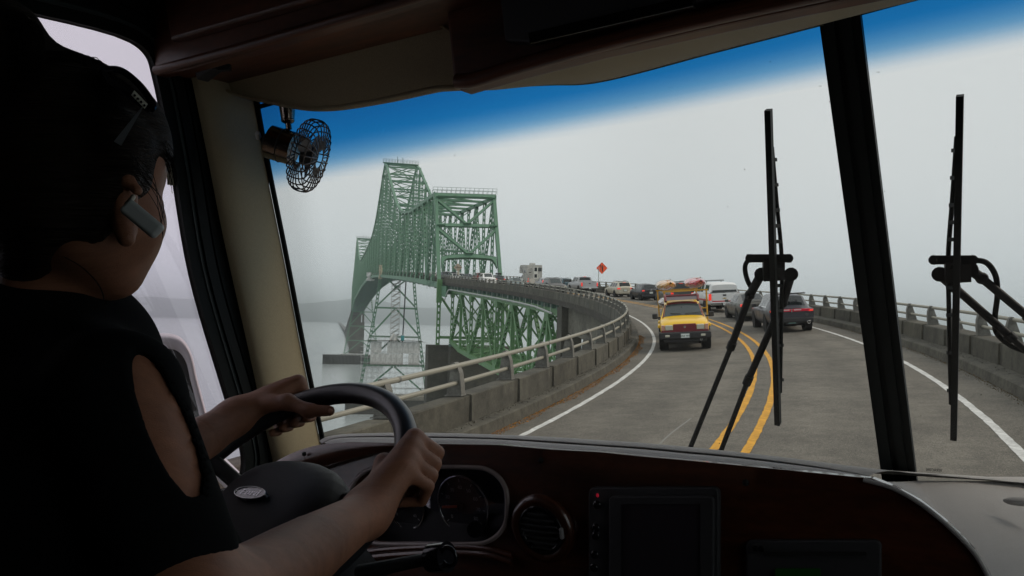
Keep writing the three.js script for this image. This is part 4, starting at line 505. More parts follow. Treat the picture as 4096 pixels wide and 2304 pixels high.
{ // white pickup with canopy
  const { t, L, w, P } = pickup({ name: 'pickup_truck', label: 'white pickup with a white canopy, roof light bar and red side stripe', W: 2.02, col: [0.74, 0.75, 0.75], brake: true, canopy: true });
  const cs = [[0.02, 1.27, 1.3, 1.8, w * 0.95, w * 0.76], [0.3, 1.26, 1.3, 1.92, w * 0.96, w * 0.76], [1.86, 1.26, 1.3, 1.95, w * 0.96, w * 0.76]]; const { g, surf } = loftCar(cs, L, 0.03); part('canopy', g, P, t); part('canopy_window', gridGeo(8, 4, (a, b) => [V3((a - 0.5) * 2 * lerp(w * 0.8, w * 0.7, b), lerp(1.33, 1.84, b), L / 2 - lerp(0.0, 0.28, smooth(0, 1.2, b)) + 0.02), a, b]), mGlassCar, t);
  for (const sx of [1, -1]) { part('canopy_side_window', skin(surf, 1.15, 1.75, 4.25, 4.85, sx, 0.008), mGlassCar, t); part('stripe', box(0.008, 0.1, L * 0.9, sx * (w + 0.003), 0.82, 0), mat(0.5, 0.02, 0.025, 0.4), t); part('door_crest', new THREE.CylinderGeometry(0.16, 0.16, 0.008, 20).rotateZ(Math.PI / 2).translate(sx * (w + 0.004), 1.02, L / 2 - 3.2), mat(0.02, 0.05, 0.2, 0.5), t); }
  part('tailgate_stripe', box(1.64, 0.07, 0.008, 0, 0.74, L / 2 + 0.03), mat(0.5, 0.02, 0.025, 0.4), t); part('bow_tie_emblem', [beam(V3(-0.13, 0.93, L / 2 + 0.032), V3(0.13, 0.93, L / 2 + 0.032), 0.01, 0.045), box(0.1, 0.08, 0.012, 0, 0.93, L / 2 + 0.03)], new THREE.MeshStandardMaterial({ color: lin(0.6, 0.42, 0.12), roughness: 0.3, metalness: 0.6 }), t);
  part('canopy_sticker', [box(0.22, 0.03, 0.004, 0, 1.5, L / 2 - 0.07), box(0.05, 0.05, 0.004, -0.01, 1.56, L / 2 - 0.09)], mat(0.45, 0.12, 0.12, 0.6), t);
  part('light_bar', [rbox(1.35, 0.09, 0.3, 0.03, 0, 2.06, L / 2 - 2.6), box(0.06, 0.1, 0.06, -0.5, 1.99, L / 2 - 2.6), box(0.06, 0.1, 0.06, 0.5, 1.99, L / 2 - 2.6)], mat(0.25, 0.27, 0.28, 0.3), t); placeCar(t, 56.2, 2.55);
}
placeCar(car('van', { name: 'minivan', label: 'dark grey green minivan with roof rails behind the canoe trailer', category: 'van', W: 1.96, tall: 1.03, col: [0.07, 0.075, 0.072], rails: true, wiper: true, brake: true, lampY: 0.92, lampW: 0.22 }).t, 67.6, 2.7);
{ const c = car('hatch', { name: 'hatchback', label: 'black hatchback with a lit high brake lamp beside the beige wagon', W: 1.76, col: [0.008, 0.009, 0.014], brake: true, lampY: 0.9, lampW: 0.22, lampH: 0.12, wiper: true, bump: undefined }); part('emblem', new THREE.TorusGeometry(0.06, 0.012, 6, 18).translate(0, 0.93, c.L / 2 + 0.02), mChrome, c.t); placeCar(c.t, 75.8, 2.5); }
placeCar(car('wagon', { name: 'station_wagon', label: 'beige station wagon with roof rails and red tail lamps behind the silver pickup', W: 1.78, col: [0.52, 0.48, 0.38], bump: paint(0.36, 0.33, 0.26), brake: true, rails: true, wiper: true, lampY: 0.88, lampW: 0.32 }).t, 84.2, 2.5);
placeCar(pickup({ name: 'pickup_truck', label: 'silver crew cab pickup with an open bed and red brake lamps', W: 2.02, col: [0.42, 0.43, 0.45], brake: true }).t, 97.2, 2.45);
placeCar(car('wagon', { name: 'station_wagon', label: 'teal blue station wagon just in front of the silver pickup', W: 1.78, col: [0.035, 0.085, 0.11], rails: true, brake: false }).t, 104.4, 2.2);
placeCar(car('suv', { name: 'sport_utility_vehicle', label: 'dark brown grey oncoming sport utility vehicle with roof rails behind the railing', category: 'SUV', W: 1.9, col: [0.06, 0.055, 0.05], rails: true, glass: mGlassLit, mirror: mBlackPl }).t, 94.6, -1.75, 1);
placeCar(car('hatch', { name: 'hatchback', label: 'silver hatchback with tall red lamps between the truck camper and the teal wagon', W: 1.74, col: [0.4, 0.41, 0.43], brake: true, lampH: 0.4, lampY: 0.98, lampW: 0.14 }).t, 112.6, 2.1);
placeCar(car('sedan', { name: 'sedan', label: 'teal grey oncoming sedan behind the railing in front of the truck camper', W: 1.76, col: [0.07, 0.11, 0.11], glass: mGlassLit }).t, 113.5, -1.75, 1);
{ // truck camper
  const { t, L, w, P } = pickup({ name: 'camper_truck', label: 'white truck camper with an overhang cab, roof unit and rear door', W: 2.02, col: [0.72, 0.72, 0.69], brake: true, canopy: true }); t.userData.category = 'camper';
  const W = 2.25, wall = new THREE.MeshStandardMaterial({ color: lin(0.72, 0.71, 0.66), map: rep(tMottle, 0.3, 0.3), roughness: 0.5 });
  const sh = new THREE.Shape(); [[0, 1.0], [2.25, 1.0], [2.25, 2.0], [4.1, 2.05], [4.25, 2.35], [4.1, 2.95], [3.6, 3.22], [0, 3.22]].forEach(([a, b], i) => (i ? sh.lineTo(a, b) : sh.moveTo(a, b))); sh.closePath();
  const z0 = L / 2 + 0.15; const g = new THREE.ExtrudeGeometry(sh, { depth: W - 0.06, bevelEnabled: true, bevelSize: 0.03, bevelThickness: 0.03, bevelSegments: 2 }); g.translate(0, 0, -W / 2 + 0.03); g.rotateY(Math.PI / 2); g.translate(0, 0, z0); part('camper_body', g, wall, t);
  part('roof_unit', [rbox(0.7, 0.26, 0.85, 0.06, 0.1, 3.4, z0 - 1.6), rbox(0.35, 0.12, 0.35, 0.04, -0.3, 3.32, z0 - 0.8)], wall, t); part('rear_door', rbox(0.62, 1.72, 0.03, 0.02, 0.15, 2.12, z0 + 0.04), mat(0.66, 0.65, 0.6, 0.5), t);
  const mW = mGlassCar; part('door_window', [rbox(0.4, 0.55, 0.03, 0.02, 0.15, 2.62, z0 + 0.05), rbox(0.4, 0.5, 0.03, 0.02, 0.15, 1.68, z0 + 0.05)], mW, t); part('rear_window', rbox(0.5, 0.5, 0.03, 0.02, 0.78, 2.6, z0 + 0.04), mW, t); part('window_bar', [box(0.02, 0.5, 0.02, 0.78, 2.6, z0 + 0.06)], mGalv, t);
  part('script_mark', new THREE.PlaneGeometry(0.75, 0.9).translate(-0.68, 2.4, z0 + 0.036), new THREE.MeshStandardMaterial({ transparent: true, map: canvasTex(128, 160, (c, w2, h2) => { c.clearRect(0, 0, w2, h2); c.fillStyle = '#2c2a28'; c.font = 'italic 30px serif'; c.save(); c.rotate(-0.12); c.fillText('Arctic', 16, 44); c.fillText('Fox', 60, 74); c.restore(); c.beginPath(); c.moveTo(24, 96); c.quadraticCurveTo(60, 130, 64, 104); c.quadraticCurveTo(70, 130, 108, 92); c.quadraticCurveTo(90, 150, 64, 126); c.quadraticCurveTo(36, 150, 24, 96); c.fill(); }), roughness: 0.6 }), t);
  for (const sx of [-1, 1]) { part('side_window', [rbox(0.03, 0.42, 0.5, 0.012, sx * (W / 2), 2.6, z0 - 3.3), rbox(0.03, 0.36, 0.36, 0.012, sx * (W / 2), 2.42, z0 - 2.5), rbox(0.03, 0.4, 0.7, 0.012, sx * (W / 2), 2.3, z0 - 1.3)], mW, t); part('swoosh_decal', [tube([V3(sx * (W / 2 + 0.004), 2.12, z0 - 3.9), V3(sx * (W / 2 + 0.004), 2.3, z0 - 2.8), V3(sx * (W / 2 + 0.004), 2.05, z0 - 1.6), V3(sx * (W / 2 + 0.004), 2.2, z0 - 0.3)], 0.02, 5), tube([V3(sx * (W / 2 + 0.004), 2.8, z0 - 3.9), V3(sx * (W / 2 + 0.004), 2.9, z0 - 2.4), V3(sx * (W / 2 + 0.004), 2.7, z0 - 0.5)], 0.015, 5)], mat(0.2, 0.19, 0.17), t); part('camper_tail_light', rbox(0.16, 0.1, 0.03, 0.01, sx * 0.95, 1.25, z0 + 0.04), mTailOn, t); }
  part('generator_cover', new THREE.CylinderGeometry(0.4, 0.4, 0.05, 24, 1).rotateX(Math.PI / 2).translate(-0.45, 0.95, z0 + 0.3), mat(0.6, 0.56, 0.5, 0.6), t); placeCar(t, 119.5, 1.9);
}
placeCar(car('suv', { name: 'sport_utility_vehicle', label: 'white oncoming sport utility vehicle behind the railing near the portal', category: 'SUV', W: 1.98, len: 1.05, tall: 1.06, col: [0.74, 0.74, 0.73], glass: mGlassLit }).t, 131, -1.7, 1);
{ const c = car('hatch', { name: 'hatchback', label: 'dark hatchback with a black roof box just right of the white oncoming vehicle', W: 1.74, col: [0.03, 0.035, 0.04], brake: true }); part('roof_box', rbox(0.7, 0.3, 1.7, 0.1, 0.1, 1.72, 0.3), mBlackPl, c.t); placeCar(c.t, 139, 1.9); }
placeCar(car('suv', { name: 'sport_utility_vehicle', label: 'dark red sport utility vehicle at the mouth of the green portal', category: 'SUV', W: 1.85, col: [0.16, 0.03, 0.025], brake: false }).t, 154, 1.8);
const farCars = [['sedan', 166, 1.8, 0, [0.04, 0.06, 0.07], 'dark sedan with lit brake lamps inside the portal ahead of the dark red vehicle', 1.76, true], ['sedan', 149, -1.8, 1, [0.06, 0.08, 0.085], 'slate oncoming sedan under the back of the diamond sign', 1.76, false], ['wagon', 160, -1.8, 1, [0.5, 0.5, 0.48], 'pale oncoming station wagon just past the portal', 1.78, false], ['hatch', 175, 1.8, 0, [0.45, 0.44, 0.42], 'pale hatchback inside the portal behind the dark sedan', 1.72, true], ['suv', 185, 1.8, 0, [0.03, 0.05, 0.04], 'dark green utility vehicle deep inside the truss', 1.85, false], ['van', 174, -1.8, 1, [0.05, 0.07, 0.09], 'blue grey oncoming minivan inside the truss', 1.9, false], ['suv', 196, 1.8, 0, [0.5, 0.5, 0.5], 'silver utility vehicle deep inside the truss behind the ladder', 1.85, false], ['sedan', 192, -1.8, 1, [0.6, 0.6, 0.58], 'white oncoming sedan deep inside the truss', 1.76, false], ['hatch', 208, 1.8, 0, [0.03, 0.03, 0.035], 'black hatchback farthest along the visible queue', 1.74, false]];
for (const [k, s, off, on, col, label, W, brake] of farCars) placeCar(car(k, { name: { sedan: 'sedan', wagon: 'station_wagon', hatch: 'hatchback', suv: 'sport_utility_vehicle', van: 'minivan' }[k], label, category: { suv: 'SUV', van: 'van' }[k] ?? 'car', W, col, brake }).t, s, off, on);
{ // yellow four wheel drive, oncoming
  const yel = [0.82, 0.5, 0.012], red = mat(0.17, 0.018, 0.025, 0.5), W = 1.8, L = 4.55, w = W / 2;
  const t = thing('offroad_vehicle', 'yellow oncoming offroad vehicle with a dark red roof rack and black bumper', 'SUV', 'cars queuing on the bridge road'), P = paint(...yel);
  const st = [[0, 0.55, 1.05, 1.1, w * 0.92, w * 0.74], [0.1, 0.45, 1.1, 1.66, w * 0.97, w * 0.7], [1.4, 0.42, 1.1, 1.72, w * 0.97, w * 0.7], [2.3, 0.42, 1.1, 1.66, w * 0.97, w * 0.69], [3.05, 0.42, 1.09, 1.13, w * 0.97, w * 0.84], [3.6, 0.45, 1.06, 1.12, w * 0.97, w * 0.86], [4.3, 0.5, 0.98, 1.04, w * 0.95, w * 0.84], [4.42, 0.52, 0.94, 0.985, w * 0.94, w * 0.82], [4.5, 0.55, 0.86, 0.9, w * 0.93, w * 0.8]];
  const { g, surf } = loftCar(st, L, 0.03); part('body', g, P, t); const f = -L / 2; // front face z (towards the viewer after turning)
  part('windscreen', strip(surf, 3.12, 3.92, 5.65, 0.008), mGlassLit, t); part('windscreen_trim', [strip(surf, 3.02, 3.14, 6.0, 0.006), skin(surf, 3.05, 3.95, 5.1, 5.6, 1, 0.01), skin(surf, 3.05, 3.95, 5.1, 5.6, -1, 0.01)], red, t);
  for (const sx of [1, -1]) { for (const [a, b] of [[1.15, 1.9], [1.98, 2.85], [2.92, 3.45]]) part('side_window', skin(surf, a, b, 4.16, 4.92, sx, 0.008), mGlassCar, t);
    for (const wt of [0.95, 3.62]) { wheel(t, sx * (w - 0.09), L / 2 - wt, 0.38, sx); part('wheel_arch', new THREE.RingGeometry(0.37, 0.47, 24, 1, -0.2, Math.PI + 0.4).rotateY(sx * Math.PI / 2).translate(sx * (w + 0.012), 0.4, L / 2 - wt), mBlackPl, t); part('wheel_well', new THREE.CylinderGeometry(0.44, 0.44, 0.3, 20).rotateZ(Math.PI / 2).translate(sx * (w - 0.155), 0.38, L / 2 - wt), mUnder, t); part('fender_flare', rbox(0.1, 0.12, 0.95, 0.04, sx * (w + 0.0), 0.88, L / 2 - wt), P, t); }
    part('headlight', rbox(0.27, 0.19, 0.1, 0.03, sx * 0.55, 0.845, f + 0.02), mLampClear, t); part('turn_signal', rbox(0.12, 0.2, 0.14, 0.02, sx * 0.76, 0.845, f + 0.05), new THREE.MeshPhysicalMaterial({ color: lin(0.6, 0.33, 0.25), roughness: 0.2, clearcoat: 1 }), t);
    part('mirror', [rbox(0.2, 0.2, 0.12, 0.04, sx * (w + 0.14), 1.2, -0.55), box(0.14, 0.06, 0.06, sx * (w), 1.14, -0.55)], mBlackPl, t);
    part('fog_lamp', rbox(0.16, 0.08, 0.04, 0.02, sx * 0.62, 0.56, f - 0.16), mLampClear, t); part('windscreen_wiper', beam(surf(3.86, 8, 1).add(V3(sx * 0.08, 0.03, -0.02)), surf(3.78, 6.6, 1).add(V3(sx > 0 ? 0.0 : -1.15, 0.03, -0.02)), 0.02, 0.02), mBlackPl, t); }
  part('grille_panel', rbox(0.8, 0.25, 0.07, 0.03, 0, 0.845, f + 0.014), red, t); part('grille_slot', [0.9, 0.815].map((y) => rbox(0.66, 0.05, 0.03, 0.015, 0, y, f - 0.004)), mUnder, t); part('emblem', [new THREE.CylinderGeometry(0.05, 0.05, 0.015, 4).rotateX(Math.PI / 2).translate(0, 0.857, f - 0.02)], mChrome, t);
  part('lower_valance', rbox(1.66, 0.1, 0.1, 0.03, 0, 0.7, f + 0.03), red, t); part('front_bumper', [rbox(1.82, 0.26, 0.3, 0.06, 0, 0.56, f - 0.0), rbox(1.5, 0.16, 0.2, 0.05, 0, 0.39, f + 0.05), rbox(0.12, 0.26, 0.5, 0.05, 0.86, 0.56, f + 0.3), rbox(0.12, 0.26, 0.5, 0.05, -0.86, 0.56, f + 0.3)], mBlackPl, t); part('tow_hook', new THREE.TorusGeometry(0.035, 0.012, 6, 12).translate(-0.55, 0.4, f - 0.07), mGalv, t);
  part('front_plate', box(0.31, 0.16, 0.012, 0, 0.555, f - 0.156), new THREE.MeshStandardMaterial({ map: plateTex('SN4 Y6V', '#dfe7e4', '#223a33'), roughness: 0.5 }), t).geometry.rotateY(0);
  part('underbody', box(1.3, 0.2, L * 0.88, 0, 0.4, 0), mUnder, t);
  const ry = 1.76; part('roof_rack', [...[1, -1].map((s) => tube([V3(s * 0.6, ry - 0.04, -0.15), V3(s * 0.62, ry + 0.13, 0.1), V3(s * 0.62, ry + 0.16, 0.5), V3(s * 0.62, ry + 0.16, 1.6), V3(s * 0.62, ry, 1.9)], 0.045, 8)), rod(V3(-0.64, ry + 0.16, 0.42), V3(0.64, ry + 0.16, 0.42), 0.04, 8), rod(V3(-0.62, ry + 0.14, 1.0), V3(0.62, ry + 0.14, 1.0), 0.03, 8), rod(V3(-0.62, ry + 0.14, 1.6), V3(0.62, ry + 0.14, 1.6), 0.03, 8)], red, t); part('wind_deflector', gridGeo(8, 2, (a, b) => [V3((a - 0.5) * 1.14, lerp(ry + 0.0, ry + 0.14, b), lerp(-0.16, 0.36, b)), a, b]), mat(0.05, 0.025, 0.03, 0.3), t);
  placeCar(t, 31.2, -2.42, 1, 0.02);
}
{ // trailer with boats
  const t = thing('boat_trailer', 'boat trailer with yellow upright posts behind the yellow vehicle', 'trailer'), my = mat(0.62, 0.33, 0.02, 0.5);
  part('frame', [box(0.08, 0.1, 4.2, -0.6, 0.5, 0), box(0.08, 0.1, 4.2, 0.6, 0.5, 0), box(1.3, 0.1, 0.1, 0, 0.5, -2), box(1.3, 0.1, 0.1, 0, 0.5, 0), box(1.3, 0.1, 0.1, 0, 0.5, 2), beam(V3(-0.5, 0.5, -2), V3(0, 0.5, -3.3), 0.08, 0.1), beam(V3(0.5, 0.5, -2), V3(0, 0.5, -3.3), 0.08, 0.1)], mBlackPl, t);
  for (const sx of [1, -1]) { wheel(t, sx * 0.93, 0.1, 0.33, sx); part('mudguard', new THREE.CylinderGeometry(0.4, 0.4, 0.24, 20, 1, true, -Math.PI / 2, Math.PI).rotateZ(Math.PI / 2).rotateX(-Math.PI / 2).translate(sx * 0.93, 0.4, 0.1), mBlackPl, t); for (const z of [-1.6, 1.6]) part('upright', rod(V3(sx * 0.88, 0.5, z), V3(sx * 0.9, 2.02, z), 0.035, 8), my, t); part('side_light', rbox(0.1, 0.06, 0.06, 0.02, sx * 1.0, 1.0, -1.6), mBlackPl, t); }
  part('crossbar', [-1.6, 1.6].map((z) => box(1.95, 0.06, 0.06, 0, 2.03, z)), my, t); part('lower_crossbar', [-1.6, 1.6].map((z) => box(1.8, 0.05, 0.05, 0, 1.25, z)), my, t);
  placeCar(t, 36.9, -2.28, 1, 0.06);
  const boat = (name, label, x, col, y = 2.3) => { const g = thing(name, label, 'boat'); const nz = 26, h = gridGeo(20, nz, (u, v) => { const a = u * Math.PI * 2, k = Math.pow(Math.sin(Math.PI * clamp(v * 0.98 + 0.01, 0, 1)), 0.55), wd = 0.4 * k, ht = 0.23 * k; const yy = Math.sin(a), xx = Math.cos(a); return [V3(x + xx * wd, y + 0.1 * Math.pow(Math.abs(v - 0.5) * 2, 3) + (yy > 0 ? yy * ht * 0.9 : yy * ht) + 0.02 * Math.sin(a * 5 + v * 22), -2.15 + v * 4.3), u * 2, v * 4]; });
    part('hull', h, new THREE.MeshPhysicalMaterial({ color: lin(...col), roughness: 0.25, clearcoat: 1, clearcoatRoughness: 0.1, }), g); for (const z of [-1.0, 1.0]) part('strap', new THREE.TorusGeometry(0.385, 0.005, 6, 28).scale(1.0, 0.56, 3).translate(x, y + 0.01, z), mat(0.3, 0.25, 0.2, 0.6), g); part('bow_strap', tube([V3(x, y + 0.24, -2.1), V3(x + 0.02, y + 0.22, -1.2), V3(x, y + 0.23, 0)], 0.025, 6), mat(0.8, 0.78, 0.76, 0.5), g); g.position.copy(t.position); g.quaternion.copy(t.quaternion); return g; };
  boat('kayak', 'yellow kayak wrapped in clear film lying on the trailer crossbar', 0.66, [0.95, 0.43, 0.05]); boat('kayak', 'red kayak wrapped in clear film lying on the trailer crossbar', -0.62, [0.72, 0.03, 0.07], 2.33); boat('kayak', 'small dark red kayak slung under the crossbar of the trailer', 0.62, [0.12, 0.012, 0.02], 1.5);
}
// ---------------------------------------------------------------- motorhome cab: its own frame (x right, y up, forward = -z), eye at the origin
const CABQ = (() => { const h = THREE.MathUtils.degToRad(32), F = V3(Math.sin(h), 0.062, -Math.cos(h)).normalize(), R = V3(Math.cos(h), 0.062, Math.sin(h)); R.addScaledVector(F, -R.dot(F)).normalize(); const U = R.clone().cross(F); return new THREE.Quaternion().setFromRotationMatrix(new THREE.Matrix4().makeBasis(R, U, F.clone().negate())); })();
const CABI = CABQ.clone().invert();
const C3 = (x, y, f) => V3(x, y, -f);
const sight = (u, v) => V3((u - 1288) / FPX, -(v - 724.5) / FPX, -1).applyQuaternion(camera.quaternion).applyQuaternion(CABI); // direction of a sight line, in the cab frame
const onZ = (u, v, f) => { const d = sight(u, v); return d.multiplyScalar(f / -d.z); };           // where it meets the cross plane f metres ahead
const onPlane = (u, v, p, q) => { const d = sight(u, v), b = d.y / -d.z; return d.multiplyScalar(p / (1 - q * b) / -d.z); }; // plane f = p + q*y
const onX = (u, v, x) => { const d = sight(u, v); return d.multiplyScalar(x / d.x); };
const J = (u, v, d) => sight(u, v).multiplyScalar(d);
function fit(g, base) { // base in cab coordinates
  const b = base ?? new THREE.Box3().setFromObject(g).getCenter(V3()); g.updateMatrixWorld(); const seen = new Set();
  g.traverse((o) => { if (o.isMesh && !seen.has(o.geometry)) { seen.add(o.geometry); o.geometry.translate(-b.x, -b.y, -b.z); } }); g.quaternion.copy(CABQ); g.position.copy(b.clone().applyQuaternion(CABQ)); return g;
}
// slab with a bevelled outline in the plane f = p + q*y
function slab(pts, p, q, thick, bevel = 0.004, holes = []) {
  const c = Math.hypot(1, q), to = (w) => new THREE.Vector2(w.x, (w.y) * c), sh = new THREE.Shape(pts.map(to)); for (const h of holes) sh.holes.push(new THREE.Path(h.map(to)));
  const g = new THREE.ExtrudeGeometry(sh, { depth: thick, bevelEnabled: bevel > 0, bevelSize: bevel, bevelThickness: bevel, bevelSegments: 3, curveSegments: 8 });
  g.translate(0, 0, -thick - bevel); const ex = V3(1, 0, 0), ey = V3(0, 1, -q).normalize(), ez = ex.clone().cross(ey); g.applyMatrix4(new THREE.Matrix4().makeBasis(ex, ey, ez)); return g.translate(0, 0, -p);
}
const round = (pts, n = 6, closed = true) => new THREE.CatmullRomCurve3(pts, closed, 'centripetal').getPoints(pts.length * n);
function rrect(u0, v0, u1, v1, r, f, n = 6) { const o = []; for (const [cu, cv, a0] of [[u1 - r, v0 + r, -90], [u1 - r, v1 - r, 0], [u0 + r, v1 - r, 90], [u0 + r, v0 + r, 180]]) for (let i = 0; i <= n; i++) { const a = THREE.MathUtils.degToRad(a0 + (90 * i) / n); o.push(f(cu + r * Math.cos(a), cv + r * Math.sin(a))); } return o; }

const tWood = tex(512, (x, y) => { const g = N5[1](x * 0.25, y) * 0.5 + N5[2](x * 0.12, y) * 0.35 + N5[3](x * 0.3, y) * 0.25, s = 0.45 + 0.6 * g; return [s, s * 0.78, s * 0.62]; });
const tGrain = tex(256, (x, y) => { const s = 0.72 + 0.28 * rr(); return [s, s, s]; });
const mWood = new THREE.MeshPhysicalMaterial({ color: lin(0.1, 0.045, 0.024), map: rep(tWood, 1.5, 1.5), roughness: 0.4, clearcoat: 1, clearcoatRoughness: 0.05 });
const mWoodM = new THREE.MeshPhysicalMaterial({ color: lin(0.15, 0.07, 0.034), map: rep(tWood, 1.2, 1.2), roughness: 0.5, clearcoat: 0.25, clearcoatRoughness: 0.25 });
const mPad = new THREE.MeshStandardMaterial({ color: lin(0.74, 0.71, 0.69), map: rep(tGrain, 9, 9), roughness: 0.75, bumpMap: rep(tFine, 14, 14), bumpScale: 0.0006 });
const mBeigeV = new THREE.MeshStandardMaterial({ color: lin(0.47, 0.39, 0.245), map: rep(tGrain, 9, 9), roughness: 0.8, bumpMap: rep(tFine, 14, 14), bumpScale: 0.0006 });
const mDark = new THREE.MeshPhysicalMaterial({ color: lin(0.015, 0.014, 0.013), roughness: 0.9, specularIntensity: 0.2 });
const mRubber = new THREE.MeshPhysicalMaterial({ color: lin(0.005, 0.007, 0.007), roughness: 0.55, specularIntensity: 0.3 });
const mPlast = new THREE.MeshStandardMaterial({ color: lin(0.016, 0.017, 0.02), roughness: 0.5, bumpMap: rep(tFine, 20, 20), bumpScale: 0.0005 });
const mArm = new THREE.MeshPhysicalMaterial({ color: lin(0.007, 0.008, 0.009), roughness: 0.5, specularIntensity: 0.4 });
const mGloss = new THREE.MeshPhysicalMaterial({ color: lin(0.008, 0.008, 0.01), roughness: 0.12 });
const CX = -0.26, HWID = 1.24, GWID = 1.31;
const zGlass = (x, y) => { const t = Math.min(1, Math.abs(x - CX) / HWID); return 1.976 - 0.44 * y - (0.66 - 0.25 * (y + 0.31) / 0.83) * Math.pow(t, 2.8); };
// ---- windscreen of two panes with a blue shade band in the glass
{
  const t = thing('windshield', 'two pane windscreen with a blue shade band along its top', 'windscreen', null, 'structure');
  const mk = (x0, x1) => { const nu = 80, nv = 110, g = gridGeo(nu, nv, (u, v) => { const x = lerp(x0, x1, u), y = lerp(-0.62, 0.72, v); return [C3(x, y, zGlass(x, y)), u, v]; }); const P = g.attributes.position, col = new Float32Array(P.count * 3);
    for (let i = 0; i < P.count; i++) { const x = P.getX(i), y = P.getY(i), f = -P.getZ(i), yt = 0.2535 * f + 0.012 * smooth(-1.0, 0.1, x), d = y - yt, k = smooth(-0.035, 0.075, d), k2 = smooth(0.0, 0.2, d); const c = [lerp(lerp(0.985, 0.3, smooth(-0.035, 0.03, d)), lerp(0.018, 0.008, k2), k), lerp(lerp(0.985, 0.6, smooth(-0.035, 0.03, d)), lerp(0.24, 0.13, k2), k), lerp(lerp(0.985, 0.82, smooth(-0.035, 0.03, d)), lerp(0.6, 0.42, k2), k)];
      const edge = 1 - smooth(-1.5, -1.44, x); for (let j = 0; j < 3; j++) col[i * 3 + j] = c[j] * (1 - 0.2 * edge); }
    g.setAttribute('color', new THREE.BufferAttribute(col, 3)); return g; };
  const glass = new THREE.MeshPhysicalMaterial({ color: 0xffffff, vertexColors: true, transmission: 1, thickness: 0, roughness: 0, ior: 1.45, specularIntensity: 0.35 });
  part('glass_pane', mk(CX - GWID, CX - 0.02), glass, t); part('glass_pane', mk(CX + 0.02, CX + GWID), glass, t);
  const bar = []; const Y = (v) => lerp(-0.6, 0.7, v); for (const [dx, w, dz] of [[0, 0.078, 0.0], [-0.02, 0.018, -0.012], [0.012, 0.02, -0.01]]) bar.push(gridGeo(1, 12, (u, v) => [C3(CX + dx + (u - 0.5) * w, Y(v), zGlass(CX, Y(v)) - 0.01 + dz), u, v]), gridGeo(1, 12, (u, v) => [C3(CX + dx - w / 2, Y(v), zGlass(CX, Y(v)) - 0.01 + dz + u * 0.03), u, v]), gridGeo(1, 12, (u, v) => [C3(CX + dx + w / 2, Y(v), zGlass(CX, Y(v)) - 0.01 + dz + u * 0.03), u, v]));
  part('centre_divider', bar, mRubber, t);
  // printed marks low in the right pane and beside the shade band (read from outside, so mirrored here)
  const mark = (u, v, w, h, txt, font) => { const x0 = onZ(u, v, 1.9), y = x0.y, c = C3(0, 0, 0); let f = 1.9; for (let k = 0; k < 12; k++) { const p = onZ(u, v, f); f = zGlass(p.x, p.y) - 0.004; c.copy(onZ(u, v, f)); } const g = new THREE.PlaneGeometry(w, h).rotateX(-0.41).translate(c.x, c.y, c.z); part('glass_print', g, new THREE.MeshStandardMaterial({ transparent: true, roughness: 0.9, map: canvasTex(256, 96, (k, W, H) => { k.clearRect(0, 0, W, H); k.save(); k.translate(W, 0); k.scale(-1, 1); k.fillStyle = '#141414'; k.textAlign = 'center'; txt.forEach((s, i) => { k.font = font[i]; k.fillText(s, W / 2, 34 + i * 28); }); k.restore(); }) }), t); };
  mark(2350, 1190, 0.055, 0.026, ['VIRACON', 'LAMINATED', 'AS1 SAFETY GLASS'], ['bold 36px sans-serif', '22px sans-serif', '20px sans-serif']); mark(2063, 220, 0.022, 0.011, ['AS1'], ['italic 44px sans-serif']); mark(2209, 185, 0.022, 0.011, ['AS1'], ['italic 44px sans-serif']);
  // insect spots and dried drops on the outside of the glass
  const sp = [], r = mulberry(404); for (let i = 0; i < 90; i++) { const x = lerp(-1.3, 0.7, r()), y = lerp(-0.42, 0.5, r()), f = zGlass(x, y) + 0.003, k = 0.0005 + 0.0013 * r() * r() * r(); sp.push(new THREE.SphereGeometry(k, 5, 4).scale(1, 1 + r(), 0.4).translate(x, y, -f)); } part('dirt_speck', sp, mat(0.08, 0.07, 0.05, 1), t, 'stuff');
  fit(t, C3(CX, -0.5, 2.1));
}
